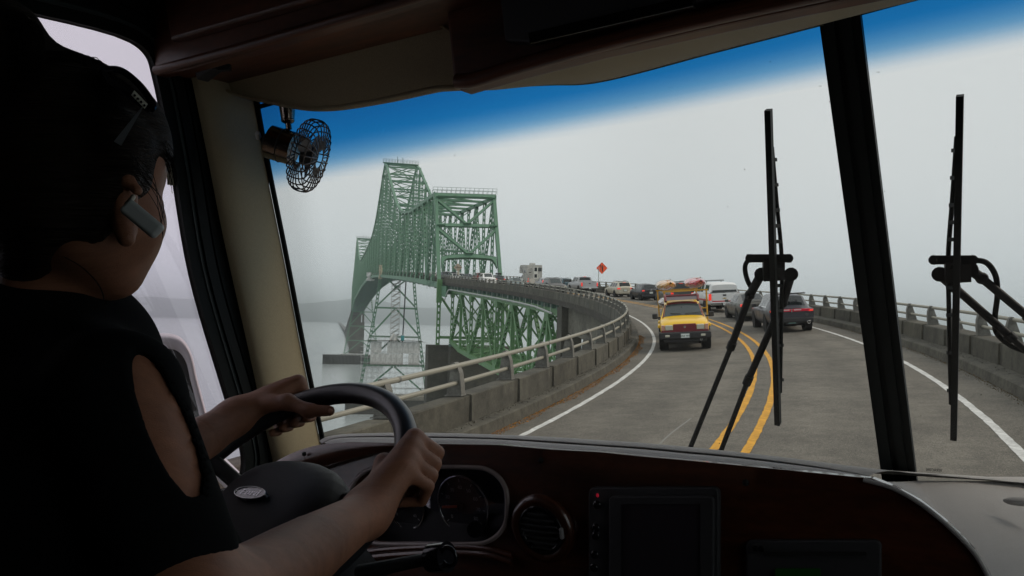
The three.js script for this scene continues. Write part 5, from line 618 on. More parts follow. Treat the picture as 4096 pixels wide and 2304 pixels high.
// ---- wipers parked upright outside the glass
function onGlass(u, v, off) { let f = 1.9, p; for (let k = 0; k < 14; k++) { p = onZ(u, v, f); f = zGlass(p.x, p.y) + off; } return onZ(u, v, f); }
function wiper(label, blade, top, hold, arms, hose, dirs) {
  const t = thing('wiper', label, 'windscreen wiper', 'windscreen wipers'); const G = (u, v, o = 0.05) => onGlass(u, v, o);
  part('rubber_blade', beam(G(...blade[0], 0.02), G(...blade[1], 0.02), 0.0135, 0.02, V3(0, 0, 1)), mRubber, t);
  const [a, b] = blade, along = (k, d = 0) => [lerp(a[0], b[0], k) + d, lerp(a[1], b[1], k)];
  const sd = dirs; part('blade_spine', [tube([G(...along(0.12, 6 * sd), 0.035), G(...along(0.3, 14 * sd), 0.05), G(...along(0.47, 22 * sd), 0.06), G(...along(0.62, 18 * sd), 0.05), G(...along(0.9, 8 * sd), 0.035)], 0.005, 6), ...[0.16, 0.24, 0.32, 0.37, 0.42, 0.5, 0.56, 0.64, 0.75, 0.86].map((k) => beam(G(...along(k, 2 * sd), 0.03), G(...along(k, (k < 0.5 ? 8 + k * 26 : 22 - (k - 0.5) * 26) * sd), 0.05), 0.012, 0.008))], mRubber, t);
  const [hx, hy] = hold; part('arm_yoke', [beam(G(hx - 66, hy - 28), G(hx + 44, hy - 28), 0.02, 0.02), beam(G(hx, hy - 28, 0.05), G(hx, hy + 24, 0.05), 0.05, 0.024), ...[-60, 38].map((d) => rod(G(hx + d, hy - 28, 0.03), G(hx + d, hy - 28, 0.075), 0.011, 10))], mArm, t);
  for (const A of arms) part('arm', [rod(G(...A[0], 0.065), G(...A[1], 0.065), 0.0112, 10), rod(G(...A[1], 0.065), G(...A[2], 0.06), 0.0095, 10), rod(G(...A[2], 0.06), G(...A[3], 0.06), 0.007, 10), rod(G(...A[0], 0.05), G(...A[0], 0.085), 0.017, 12), new THREE.SphereGeometry(0.0135, 10, 8).translate(...G(...A[1], 0.065).toArray()), rod(G(lerp(A[1][0], A[2][0], 0.93), lerp(A[1][1], A[2][1], 0.93), 0.06), G(lerp(A[2][0], A[3][0], 0.03), lerp(A[2][1], A[3][1], 0.03), 0.06), 0.012, 8)], mArm, t);
  part('washer_hose', tube(hose.map(([u, v]) => G(u, v, 0.07)), 0.0062, 8), mRubber, t); fit(t);
}
wiper('black wiper with perforated spine standing left of the centre divider', [[1933, 276], [1957, 1066]], 0, [1946, 678], [[[1990, 690], [1968, 762], [1880, 960], [1800, 1170]], [[1915, 690], [1886, 742], [1840, 870], [1735, 1130]]], [[1920, 650], [1893, 648], [1876, 664], [1876, 690], [1888, 720], [1899, 730]], 1);
wiper('black wiper standing right of the centre divider with its arms leaning right', [[2415, 240], [2399, 1103]], 0, [2409, 682], [[[2364, 690], [2400, 722], [2545, 850], [2720, 1010]], [[2440, 678], [2470, 700], [2590, 800], [2760, 950]]], [[2450, 654], [2480, 660], [2503, 690], [2509, 740], [2503, 800], [2508, 838], [2545, 870], [2600, 890]], -1);
// ---- cab shell
const WALLX = -1.55; let WINP = [[-60, 2], [330, 104], [372, 140], [388, 190], [430, 400], [480, 690], [560, 968], [606, 1118], [612, 1170], [598, 1216], [548, 1234], [420, 1262]].map(([u, v]) => onX(u, v, WALLX));
{ // the hidden rear part of the window is closed off beyond the edge of view
  const a = WINP[0], b = WINP[WINP.length - 1]; const back = [C3(WALLX, b.y - 0.02, 0.32), C3(WALLX, (a.y + b.y) / 2, 0.3), C3(WALLX, a.y + 0.0, 0.34)];
  WINP = [...WINP, ...back.slice(0, 1), ...back.slice(1)];
  const to = (p) => new THREE.Vector2(-p.z, p.y), hole = round(WINP, 6).map(to);
  const ext = (sh, x0, x1) => { const g = new THREE.ExtrudeGeometry(sh, { depth: Math.abs(x1 - x0), bevelEnabled: false }); g.applyMatrix4(new THREE.Matrix4().makeBasis(V3(0, 0, -1), V3(0, 1, 0), V3(1, 0, 0))); return g.translate(Math.min(x0, x1), 0, 0); };
  const cab = thing('cab_shell', 'dark cab walls, roof and floor of the motorhome round the driver', 'cab', null, 'structure');
  const wall = new THREE.Shape([[-3.5, -1.7], [1.42, -1.7], [1.42, -0.6], [1.33, 0.3], [1.26, 0.95], [-3.5, 0.95]].map((p) => new THREE.Vector2(...p))); wall.holes.push(new THREE.Path(hole));
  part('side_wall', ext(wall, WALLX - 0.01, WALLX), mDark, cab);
  const off = (d) => hole.map((p, i) => { const q = hole[(i + hole.length - 1) % hole.length], n = hole[(i + 1) % hole.length], tx = n.x - q.x, ty = n.y - q.y, L = Math.hypot(tx, ty) || 1; return new THREE.Vector2(p.x - (ty / L) * d, p.y + (tx / L) * d); });
  const area = THREE.ShapeUtils.area(hole), sg = area < 0 ? 1 : -1;
  const ring = (d0, d1, x1) => { const s = new THREE.Shape(off(d1 * sg)); s.holes.push(new THREE.Path(off(d0 * sg))); return ext(s, WALLX, x1); };
  const fr = thing('window_frame', 'black grooved rubber frame of the driver side window', 'window', null, 'structure');
  part('frame', [ring(0.0, 0.026, WALLX + 0.008), ring(0.034, 0.058, WALLX + 0.018), ring(0.066, 0.094, WALLX + 0.014), ring(0.002, 0.097, WALLX + 0.004)], mRubber, fr); part('frame_rim', ring(0.0262, 0.0338, WALLX + 0.011), mat(0.03, 0.04, 0.042, 0.4), fr);
  part('window_glass', ext(new THREE.Shape(off(0.01 * sg)), WALLX - 0.007, WALLX - 0.0065), new THREE.MeshPhysicalMaterial({ color: lin(0.98, 0.925, 0.985), transmission: 1, thickness: 0, roughness: 0, ior: 1.45 }), fr);
  for (const [u, v, w, h, c] of [[426, 398, 0.016, 0.018, [0.3, 0.05, 0.05]], [428, 416, 0.017, 0.007, [0.25, 0.15, 0.13]], [430, 441, 0.02, 0.044, [0.34, 0.31, 0.24]]]) part('window_sticker', box(0.001, h, w).translate(...onX(u, v, WALLX - 0.004).toArray()), mat(...c, 0.8), fr);
  fit(fr, C3(WALLX, -0.2, 1));
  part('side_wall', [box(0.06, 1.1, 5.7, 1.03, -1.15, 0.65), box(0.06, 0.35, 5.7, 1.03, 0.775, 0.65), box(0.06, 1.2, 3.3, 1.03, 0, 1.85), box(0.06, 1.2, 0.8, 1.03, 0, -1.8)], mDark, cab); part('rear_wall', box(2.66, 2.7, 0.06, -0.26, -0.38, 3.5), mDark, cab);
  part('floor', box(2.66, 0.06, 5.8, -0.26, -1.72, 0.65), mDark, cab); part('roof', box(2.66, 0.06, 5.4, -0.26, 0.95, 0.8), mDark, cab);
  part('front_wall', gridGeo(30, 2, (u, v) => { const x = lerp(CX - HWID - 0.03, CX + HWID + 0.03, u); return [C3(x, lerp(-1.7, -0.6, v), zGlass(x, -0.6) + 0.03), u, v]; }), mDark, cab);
  part('header', gridGeo(30, 2, (u, v) => { const x = lerp(CX - HWID - 0.03, CX + HWID + 0.03, u); return [C3(x, lerp(0.7, 1.0, v), zGlass(x, 0.7) + 0.03 - v * 0.1), u, v]; }), mDark, cab);
  part('pillar_outer', gridGeo(3, 4, (u, v) => { const y = lerp(-1.7, 1.0, v); return [C3(lerp(-1.558, -1.568, u), y, lerp(1.3, zGlass(-1.565, clamp(y, -0.6, 0.7)) + 0.02, u)), u, v]; }), mDark, cab);
  fit(cab, C3(CX, -1.7, 0));
  // beige pillar cover between side window and windscreen
  const Lp = [[452, 60], [480, 190], [520, 385], [560, 590], [625, 880], [690, 1180], [735, 1380]].map(([u, v]) => onX(u, v, WALLX + 0.025)), Rp = [[618, 130], [638, 255], [668, 420], [712, 640], [758, 880], [806, 1115], [850, 1330]].map(([u, v], i) => onZ(u, v, lerp(1.29, 1.46, (v - 130) / 1000)));
  const Lc = new THREE.CatmullRomCurve3(Lp), Rc = new THREE.CatmullRomCurve3(Rp);
  const pc = thing('pillar_cover', 'smooth beige cover of the windscreen pillar beside the side window', 'pillar', null, 'structure');
  part('cover', gridGeo(14, 30, (u, v) => { const a = Lc.getPoint(v), b = Rc.getPoint(v), p = a.lerp(b, u); p.x += 0.022 * Math.sin(Math.pow(u, 0.7) * Math.PI); p.z += 0.02 * Math.sin(Math.pow(u, 0.8) * Math.PI); return [p, u * 0.3, v]; }, true), mBeigeV, pc);
  part('edge_seal', tube(Rp.map((p) => p.clone().add(V3(0.004, 0, -0.006))), 0.0065, 6, 60), mRubber, pc); fit(pc);
}
// ---- dashboard
const DP = 1.165, DQ = 0.12; // fascia plane
{
  const U = [[805, 1112], [817, 1104], [856, 1096], [935, 1092], [1052, 1090], [1249, 1095], [1400, 1101], [1509, 1108], [1615, 1115], [1740, 1126], [1850, 1138], [2000, 1155], [2078, 1165], [2190, 1178], [2263, 1186]], M = [[812, 1119], [830, 1110], [856, 1104], [935, 1101], [1052, 1102], [1249, 1107], [1384, 1115], [1509, 1124], [1615, 1131], [1740, 1143], [1850, 1153], [2000, 1172], [2078, 1184], [2150, 1198], [2172, 1205]], L = [[835, 1124], [850, 1119], [876, 1117], [935, 1118], [1052, 1121], [1249, 1124], [1384, 1136], [1509, 1143], [1615, 1154], [1740, 1165], [1850, 1176], [2000, 1191], [2078, 1199], [2150, 1206], [2193, 1210]];
  const cU = new THREE.CatmullRomCurve3(U.map(([u, v]) => onZ(u, v, 1.29))), cM = new THREE.CatmullRomCurve3(M.map(([u, v]) => onZ(u, v, 1.225))), cL = new THREE.CatmullRomCurve3(L.map(([u, v]) => onZ(u, v, 1.15)));
  const d = thing('dashboard', 'curved motorhome dashboard with grey padded top and dark wood fascia', 'dashboard');
  const roll = (A, B, bulge, dip) => gridGeo(120, 10, (u, v) => { const a = A.getPoint(u), b = B.getPoint(u), p = a.lerp(b, v), s = Math.sin(v * Math.PI); p.y += bulge * s; p.z += bulge * s - dip * (v > 0.9 ? (v - 0.9) * 10 : 0) ; return [p, u * 2, v * 0.2]; }, true);
  part('top_pad', [roll(cU, cM, 0.006, 0.012), roll(cM, cL, 0.007, 0.006)], mPad, d);
  part('top_shelf', gridGeo(100, 6, (u, v) => { const a = cU.getPoint(u), x = lerp(a.x, lerp(-1.36, 0.2, u), v), f = zGlass(x, -0.5) - 0.01, b = C3(x, -0.475, f); return [a.lerp(b, v), u * 2, v]; }), mPad, d);
  // wood fascia with the sweeping right end
  const end = [[2240, 1226], [2309, 1263], [2379, 1318], [2448, 1388], [2485, 1449], [2530, 1560]];
  const outline = [...L.slice(2).map(([u, v]) => [u, v - 3]), ...end, [1500, 1600], [560, 1640], [520, 1430], [640, 1222], [700, 1172], [770, 1138], [830, 1122]].map(([u, v]) => onPlane(u, v, DP, DQ));
  const clus = rrect(880, 1176, 1276, 1368, 78, (u, v) => onPlane(u, v, DP, DQ));
  part('wood_fascia', slab(outline, DP, DQ, 0.02, 0.002, [clus]), mWood, d);
  part('fascia_edge', tube([[2172, 1207], [2240, 1226], [2309, 1263], [2379, 1318], [2448, 1388], [2485, 1449], [2530, 1560]].map(([u, v]) => onPlane(u, v, DP - 0.003, DQ)), 0.003, 6, 60), mPad, d);
  // grey pad sweeping round to the passenger side
  const cE = new THREE.CatmullRomCurve3([[2172, 1203], [2240, 1225], [2309, 1262], [2379, 1317], [2448, 1387], [2490, 1455], [2540, 1570]].map(([u, v]) => onPlane(u, v, DP, DQ)));
  part('passenger_pad', gridGeo(26, 26, (u, v) => { const a = cE.getPoint(v), b = onZ(2700, lerp(1199, 1600, Math.pow(v, 1.3)), lerp(2.06, 1.02, Math.pow(v, 0.75))), c = onZ(lerp(2290, 2500, v), lerp(1190, 1470, v), lerp(1.42, 1.12, v)); const p = u < 0.35 ? a.clone().lerp(c, u / 0.35) : c.clone().lerp(b, (u - 0.35) / 0.65); if (v < 0.06) p.y -= (0.06 - v) * 0.25; return [p, u, v]; }), mPad, d);
  const shelfE = new THREE.CatmullRomCurve3([[2150, 1176, 1.27], [2263, 1187, 1.3], [2330, 1195, 1.45], [2450, 1199, 1.7], [2740, 1200, 2.0]].map((q) => onZ(...q)));
  part('passenger_shelf', gridGeo(10, 6, (u, v) => { const a = shelfE.getPoint(u); const x = lerp(-0.3, 0.9, u), b = C3(x, -0.47, zGlass(x, -0.5) + 0.01); a.lerp(b, v); return [a, u, v]; }), mPad, d);
  part('shelf_knob', new THREE.SphereGeometry(0.016, 16, 10).scale(1.4, 0.4, 0.7).translate(...onZ(2566, 1262, 1.42).toArray()), mPad, d);
  // hooded wood cowl over the instruments
  const T = [[606, 1262], [640, 1206], [690, 1164], [745, 1136], [800, 1120], [880, 1114], [1000, 1118], [1100, 1124]].map(([u, v]) => onPlane(u, v, DP - 0.035, DQ)), Bt = [[640, 1300], [690, 1232], [752, 1196], [820, 1172], [890, 1152], [950, 1140], [1020, 1130], [1100, 1127]].map(([u, v]) => onPlane(u, v, DP - 0.03, DQ)), cT = new THREE.CatmullRomCurve3(T), cB = new THREE.CatmullRomCurve3(Bt);
  part('instrument_cowl', [gridGeo(50, 8, (u, v) => { const a = cT.getPoint(u), b = cB.getPoint(u), p = a.lerp(b, v); const s = Math.sin(v * Math.PI) * 0.012 * (1 - u); p.z += s; p.y += s * 0.4; return [p, u, v * 0.2]; }, true), gridGeo(50, 4, (u, v) => { const a = cT.getPoint(u), b = onPlane(...[lerp(660, 1100, u), lerp(1190, 1122, Math.pow(u, 0.4))], DP + 0.03, DQ); return [a.lerp(b, v), u, v * 0.2]; }), gridGeo(50, 3, (u, v) => { const a = cB.getPoint(u), b = a.clone().add(V3(0, -0.004, -0.07)); return [a.lerp(b, v), u, v * 0.2]; }, true)], mWood, d);
  for (const [u, v, r] of [[765, 1142, 0.0045], [1361, 1158, 0.005], [1876, 1214, 0.005]]) part('fascia_screw', new THREE.SphereGeometry(r, 10, 8).translate(...onPlane(u, v, u < 1000 ? DP - 0.046 : DP, DQ).toArray()), mUnder, d);
  // mouldings under the instrument panel
  for (const [v0, v1, r] of [[1384, 1377, 0.0055], [1400, 1392, 0.007]]) part('moulding', tube([[905, v0 + 8], [960, v0], [1100, v1], [1225, v1 + 4], [1290, v1 + 22]].map(([u, v]) => onPlane(u, v, DP - 0.006, DQ)), r, 8, 40), mWood, d);
  // instrument cluster set back in its bezel
  const ic = part('instrument_panel', slab(rrect(860, 1160, 1292, 1384, 60, (u, v) => onPlane(u, v, DP + 0.055, DQ)), DP + 0.055, DQ, 0.01, 0), mPlast, d);
  const inP = (u, v, dz = 0) => onPlane(u, v, DP + 0.052 - dz, DQ), face = (g) => g.rotateX(Math.atan(DQ));
  const dial = (u, v, r, big) => { const c = inP(u, v, 0.004), place = (g, k = 0) => face(g).translate(c.x, c.y, c.z + k); part('dial', place(new THREE.CircleGeometry(r, 40), 0.001), mat(0.012, 0.012, 0.014, 0.6), ic); part('dial_ring', place(new THREE.TorusGeometry(r, 0.0022, 6, 40), 0.001), mChrome, ic); part('dial_numerals', place(new THREE.PlaneGeometry(r * 1.9, r * 1.9), 0.0025), new THREE.MeshStandardMaterial({ transparent: true, roughness: 0.8, map: canvasTex(256, 256, (k) => { k.clearRect(0, 0, 256, 256); k.translate(128, 128); k.fillStyle = k.strokeStyle = '#b8b8b8'; k.font = '22px sans-serif'; k.textAlign = 'center'; k.textBaseline = 'middle'; const n = big ? 9 : 5; for (let i = 0; i < n; i++) { const a = 2.45 + (i / (n - 1)) * 4.5; k.fillText(String(i * 10), Math.cos(a) * 84, Math.sin(a) * 84); k.lineWidth = 3; k.beginPath(); k.moveTo(Math.cos(a) * 108, Math.sin(a) * 108); k.lineTo(Math.cos(a) * 122, Math.sin(a) * 122); k.stroke(); } }) }), ic); part('needle', place(box(r * 0.8, 0.004, 0.002, -r * 0.4, 0, 0).rotateZ(0.12), 0.005), mat(0.5, 0.08, 0.03, 0.5), ic); part('dial_hub', place(new THREE.CylinderGeometry(r * 0.12, r * 0.12, 0.008, 16).rotateX(Math.PI / 2), 0.006), mGloss, ic); };
  dial(1165, 1272, 0.055, true); dial(1020, 1272, 0.045, false); for (const v of [1220, 1316]) dial(925, v, 0.024, false);
  part('panel_rim', tube(rrect(880, 1176, 1276, 1368, 78, (u, v) => onPlane(u, v, DP - 0.004, DQ)), 0.0042, 6, 140, true), mat(0.3, 0.25, 0.24, 0.25), d);
  part('panel_glass', slab(rrect(884, 1180, 1272, 1364, 76, (u, v) => onPlane(u, v, DP + 0.02, DQ + 0.5)), DP + 0.1, 0.35, 0.001, 0), new THREE.MeshPhysicalMaterial({ color: lin(0.85, 0.85, 0.9), transmission: 1, thickness: 0, roughness: 0.02, ior: 1.6 }), d);
  part('trip_knob', [rod(inP(1195, 1332, 0.0), inP(1195, 1332, 0.05), 0.011, 14), rod(inP(1195, 1332, 0.045), inP(1195, 1332, 0.056), 0.014, 14)], mGloss, d);
  // round air vent
  const vc = onPlane(1366, 1330, DP - 0.004, DQ), pl2 = (g, dz = 0) => face(g).translate(vc.x, vc.y, vc.z + dz);
  const av = part('air_vent', pl2(new THREE.TorusGeometry(0.047, 0.011, 10, 48)), mWood, d); part('vent_ring', pl2(new THREE.TorusGeometry(0.037, 0.005, 8, 40), 0.006), mGloss, av); part('vent_core', pl2(new THREE.CylinderGeometry(0.036, 0.03, 0.04, 32).rotateX(Math.PI / 2), -0.016), mPlast, av); for (let k = -3; k <= 3; k++) part('vent_slat', pl2(box(2 * Math.sqrt(0.034 ** 2 - (k * 0.0095) ** 2), 0.0016, 0.012, 0, k * 0.0095, 0).rotateX(0.0), 0.008), mPlast, av); part('vent_tab', pl2(rbox(0.006, 0.018, 0.008, 0.002, 0.041, 0, 0), 0.012), mat(0.3, 0.3, 0.3, 0.4), av);
  // monitor with its button column
  const mo = part('monitor', slab(rrect(1484, 1230, 1802, 1600, 12, (u, v) => onPlane(u, v, DP - 0.012, DQ)), DP - 0.012, DQ, 0.012, 0.003), mPlast, d);
  part('monitor_bezel', slab(rrect(1535, 1252, 1790, 1590, 10, (u, v) => onPlane(u, v, DP - 0.02, DQ)), DP - 0.02, DQ, 0.005, 0.003, [rrect(1562, 1268, 1762, 1560, 6, (u, v) => onPlane(u, v, DP - 0.02, DQ))]), mPlast, mo);
  part('screen', slab(rrect(1560, 1266, 1764, 1562, 4, (u, v) => onPlane(u, v, DP - 0.017, DQ)), DP - 0.017, DQ, 0.001, 0), new THREE.MeshPhysicalMaterial({ color: lin(0.035, 0.03, 0.038), roughness: 0.28 }), mo);
  for (const v of [1270, 1328, 1348, 1395, 1428]) part('button', new THREE.SphereGeometry(0.0068, 14, 8).scale(1, 1, 0.5).translate(...onPlane(1503 - (v - 1250) * 0.05, v, DP - 0.017, DQ).toArray()), mGloss, mo);
  part('power_led', new THREE.SphereGeometry(0.0026, 12, 8).scale(1, 1.2, 0.5).translate(...onPlane(1503, 1246, DP - 0.017, DQ).toArray()), new THREE.MeshStandardMaterial({ color: lin(0.6, 0.02, 0.05), emissive: lin(1, 0.03, 0.08), emissiveIntensity: 0.12 }), mo);
  // radio with green display
  const ra = part('radio', slab(rrect(1880, 1364, 2210, 1620, 12, (u, v) => onPlane(u, v, DP - 0.008, DQ)), DP - 0.008, DQ, 0.01, 0.003), mPlast, d); part('radio_display', slab(rrect(1950, 1430, 2064, 1500, 4, (u, v) => onPlane(u, v, DP - 0.013, DQ)), DP - 0.013, DQ, 0.001, 0), new THREE.MeshStandardMaterial({ color: lin(0.004, 0.03, 0.004), emissive: lin(0.01, 0.09, 0.012), emissiveIntensity: 0.03, roughness: 0.3 }), ra); part('radio_slot', slab(rrect(1920, 1388, 2180, 1398, 3, (u, v) => onPlane(u, v, DP - 0.0125, DQ)), DP - 0.0125, DQ, 0.001, 0), mUnder, ra); part('radio_button', [1900, 1915].map((u) => rbox(0.008, 0.008, 0.004, 0.002).translate(...onPlane(u, 1380, DP - 0.012, DQ).toArray())), mGloss, ra);
  fit(d, onPlane(1500, 1600, DP, DQ));
}
// ---- steering wheel
const WC = C3(-0.933, -0.256, 0.807), WR2 = 0.2107, WT = 0.9335;
const wdir = (th) => V3(Math.cos(th), Math.sin(th) * Math.cos(WT), -Math.sin(th) * Math.sin(WT)), WN = V3(0, Math.sin(WT), Math.cos(WT)), WUP = V3(0, Math.cos(WT), -Math.sin(WT));
const rimAt = (th, r = WR2) => WC.clone().addScaledVector(wdir(th), r);
{
  const t = thing('steering_wheel', 'black steering wheel with an oval badge on its airbag pad', 'steering wheel'); const M = new THREE.Matrix4().makeBasis(V3(1, 0, 0), WUP, WN); const put = (g) => g.applyMatrix4(M).translate(WC.x, WC.y, WC.z);
  const mW = new THREE.MeshPhysicalMaterial({ color: lin(0.014, 0.015, 0.018), roughness: 0.38, clearcoat: 0.15, clearcoatRoughness: 0.4 });
  part('rim', put(new THREE.TorusGeometry(WR2, 0.0175, 18, 110)), mW, t);
  const dome = gridGeo(36, 16, (u, v) => { const a = u * Math.PI * 2, k = v, e = 2.6, ca = Math.cos(a), sa = Math.sin(a), r = Math.pow(Math.pow(Math.abs(ca), e) + Math.pow(Math.abs(sa), e), -1 / e); return [V3(0.118 * r * ca * k, -0.035 + 0.105 * r * sa * k, 0.028 + 0.05 * Math.pow(1 - Math.pow(k, 3.2), 0.6) - 0.05), u, v]; });
  part('airbag_pad', put(dome), mPlast, t); part('pad_side', put(gridGeo(36, 2, (u, v) => { const a = u * Math.PI * 2, e = 2.6, ca = Math.cos(a), sa = Math.sin(a), r = Math.pow(Math.pow(Math.abs(ca), e) + Math.pow(Math.abs(sa), e), -1 / e); return [V3(0.118 * r * ca, -0.035 + 0.105 * r * sa, -0.022 - v * 0.05), u, v]; })), mPlast, t);
  for (const [a, y] of [[0.25, 0.0], [Math.PI - 0.25, 0.0], [-0.75, -0.05], [Math.PI + 0.75, -0.05]]) { const e = V3(Math.cos(a) * WR2 * 0.98, Math.sin(a) * WR2 * 0.98, 0), s = V3(Math.cos(a) * 0.09, y + Math.sin(a) * 0.06, -0.03); part('spoke', put(tube([s, s.clone().lerp(e, 0.5).add(V3(0, 0, -0.012)), e], 0.013, 8, 16).scale(1, 1, 1)), mPlast, t); }
  part('column', put(new THREE.CylinderGeometry(0.06, 0.075, 0.32, 24).rotateX(Math.PI / 2).translate(0, -0.01, -0.2)), mPlast, t);
  // oval badge
  const bc = V3(-0.002, -0.03, 0.0145 + 0.0225); const bd = (g, dz = 0) => put(g.translate(bc.x, bc.y, bc.z + dz - 0.006)); const el = (g) => g.scale(1, 0.34, 1);
  const badge = part('badge', bd(el(new THREE.CylinderGeometry(0.031, 0.033, 0.006, 40).rotateX(Math.PI / 2))), new THREE.MeshPhysicalMaterial({ color: lin(0.012, 0.014, 0.035), roughness: 0.2, clearcoat: 1 }), t); part('badge_ring', bd(el(new THREE.TorusGeometry(0.031, 0.0016, 8, 44)), 0.003), mChrome, badge);
  part('badge_script', bd(new THREE.PlaneGeometry(0.054, 0.0185), 0.0036), new THREE.MeshStandardMaterial({ transparent: true, roughness: 0.3, metalness: 0.3, map: canvasTex(256, 118, (k) => { k.clearRect(0, 0, 256, 118); k.fillStyle = '#f2f0f4'; k.font = 'italic bold 78px serif'; k.textAlign = 'center'; k.textBaseline = 'middle'; k.fillText('Ford', 124, 58); }) }), badge);
  fit(t, WC.clone().addScaledVector(WN, -0.25));
  const lv = thing('shift_lever', 'black column shift lever with a round knob below the instruments', 'lever'); const a = J(905, 1440, 1.12), b = J(1085, 1404, 1.06); part('lever_arm', rod(a, b, 0.011, 12, 0.008), mPlast, lv); part('lever_knob', [rod(b, J(1125, 1401, 1.045), 0.019, 20, 0.02), new THREE.TorusGeometry(0.012, 0.003, 8, 20).translate(...J(1128, 1400, 1.035).toArray())], mGloss, lv); fit(lv, a);
}
// ---- overhead: cabinet, sun visor, console, header trim, ceiling
{
  const c = thing('overhead_cabinet', 'dark wood overhead cabinet above the driver', 'cabinet'); const FZ = 1.06;
  part('cabinet_face', slab([[352, -120], [392, 182], [470, 168], [1012, 4], [1200, -56], [1200, -300], [352, -300]].map(([u, v]) => onZ(u, v, FZ)), FZ, 0, 0.02, 0.006), mWoodM, c);
  part('cabinet_door', slab([[398, -110], [432, 92], [900, -42], [900, -300], [398, -300]].map(([u, v]) => onZ(u, v, FZ - 0.026)), FZ - 0.026, 0, 0.012, 0.007), mWoodM, c);
  part('bottom_rail', [tube([[393, 178], [600, 122], [800, 64], [1012, 2], [1180, -48]].map(([u, v]) => onZ(u, v, FZ - 0.012)), 0.0105, 8, 40), gridGeo(20, 4, (u, v) => { const a = onZ(lerp(393, 1190, u), lerp(182, -50, u), FZ); return [V3(a.x, a.y + 0.01 * v, a.z - 0.3 * v), u, v * 0.3]; })], mWoodM, c); fit(c, onZ(800, 60, FZ));
  const la = thing('cabinet_latch', 'small black latch bracket at the left end under the wood cabinet', 'bracket'); part('bracket_body', rbox(0.055, 0.026, 0.03, 0.004).rotateZ(0.28).translate(...onZ(525, 176, 1.1).toArray()), mPlast, la); part('bracket_tongue', beam(onZ(538, 172, 1.1), onZ(580, 170, 1.12), 0.014, 0.012), mPlast, la); fit(la);
  const sv = thing('sun_visor', 'large padded beige sun visor hanging over the driver side of the windscreen', 'sun visor'); const vp = 1.5, vq = -0.5; // tilts back towards the roof
  const vo = round([[556, 202], [600, 190], [800, 88], [900, 56], [1000, 40], [1075, 44], [1125, 66], [1180, 120], [1200, 205], [1100, 220], [980, 246], [850, 268], [800, 271], [752, 268], [690, 256], [612, 238], [565, 216]].map(([u, v]) => onPlane(u, v, vp, vq)), 3);
  part('visor_pad', slab(vo, vp, vq, 0.02, 0.012), mBeigeV, sv); part('visor_piping', tube(vo.filter((_, i) => i % 3 === 0).map((p) => p.clone().add(V3(0, -0.004, 0.012))), 0.0042, 6, 160, true), mBeigeV, sv); fit(sv);
  const cr = thing('ceiling_trim', 'black headliner and dark recess above the sun visor', 'ceiling', null, 'structure'); part('headliner', gridGeo(10, 4, (u, v) => [C3(lerp(-1.55, 1.02, u), lerp(0.68, 0.72, v), lerp(0.2, 1.75, v)), u, v]), mDark, cr); part('header_strip', gridGeo(40, 2, (u, v) => { const x = lerp(-1.48, 1.0, u); const f = zGlass(x, 0.58) - 0.03 - 0.02 * v; return [C3(x, 0.585 + 0.1 * v, f), u, v]; }), mDark, cr);
  part('visor_rod', tube([[640, 272], [668, 264], [720, 250], [800, 232]].map(([u, v]) => onZ(u, v, 1.32)), 0.006, 8, 20), mRubber, cr); fit(cr);
  const oc = thing('overhead_console', 'dark wood overhead console with a black screen panel above the windscreen', 'console'); const OZ = 1.16;
  part('console_face', slab([[1122, -60], [1146, 186], [1160, 214], [1300, 172], [1500, 120], [1800, 52], [2080, -8], [2400, -75], [2400, -300], [1110, -300]].map(([u, v]) => onZ(u, v, OZ)), OZ, 0, 0.03, 0.008), mWoodM, oc);
  part('lower_moulding', tube([[1150, 204], [1180, 204], [1300, 168], [1500, 112], [1700, 62], [1900, 16], [2100, -28], [2400, -92]].map(([u, v]) => onZ(u, v, OZ - 0.012)), 0.0135, 10, 60), mWoodM, oc);
  part('screen_panel', slab([[1256, -60], [1274, 96], [1330, 100], [1700, 10], [2000, -60], [2000, -300], [1250, -300]].map(([u, v]) => onZ(u, v, OZ - 0.035)), OZ - 0.035, 0, 0.02, 0.004), mPlast, oc); part('screen_foot', slab([[1330, 84], [1334, 106], [1500, 68], [1740, 12], [1740, -10]].map(([u, v]) => onZ(u, v, OZ - 0.052)), OZ - 0.052, 0, 0.01, 0.002), mGloss, oc); fit(oc, onZ(1500, 120, OZ));
  const so = thing('header_soffit', 'beige soffit between the overhead console and the top of the windscreen', 'ceiling', null, 'structure');
  const nearE = new THREE.CatmullRomCurve3([[1156, 208], [1200, 206], [1300, 174], [1500, 120], [1800, 52], [2080, -8], [2400, -75], [2700, -140]].map(([u, v]) => onZ(u, v, OZ + 0.035))), farE = new THREE.CatmullRomCurve3([[1160, 214], [1250, 217], [1380, 213], [1490, 208], [1800, 130], [2080, 58], [2290, 2], [2700, -100]].map(([u, v], i) => onZ(u, v, [1.3, 1.4, 1.52, 1.6, 1.68, 1.72, 1.74, 1.74][i])));
  part('soffit_panel', gridGeo(60, 8, (u, v) => { const p = nearE.getPoint(u).lerp(farE.getPoint(u), v); p.y -= 0.012 * Math.sin(v * Math.PI); return [p, u * 1.5, v * 0.5]; }), mBeigeV, so); part('soffit_lip', gridGeo(60, 3, (u, v) => { const p = farE.getPoint(u); p.y += 0.14 * v; p.z -= 0.01; return [p, u, v]; }), mBeigeV, so); fit(so, nearE.getPoint(0.5));
}
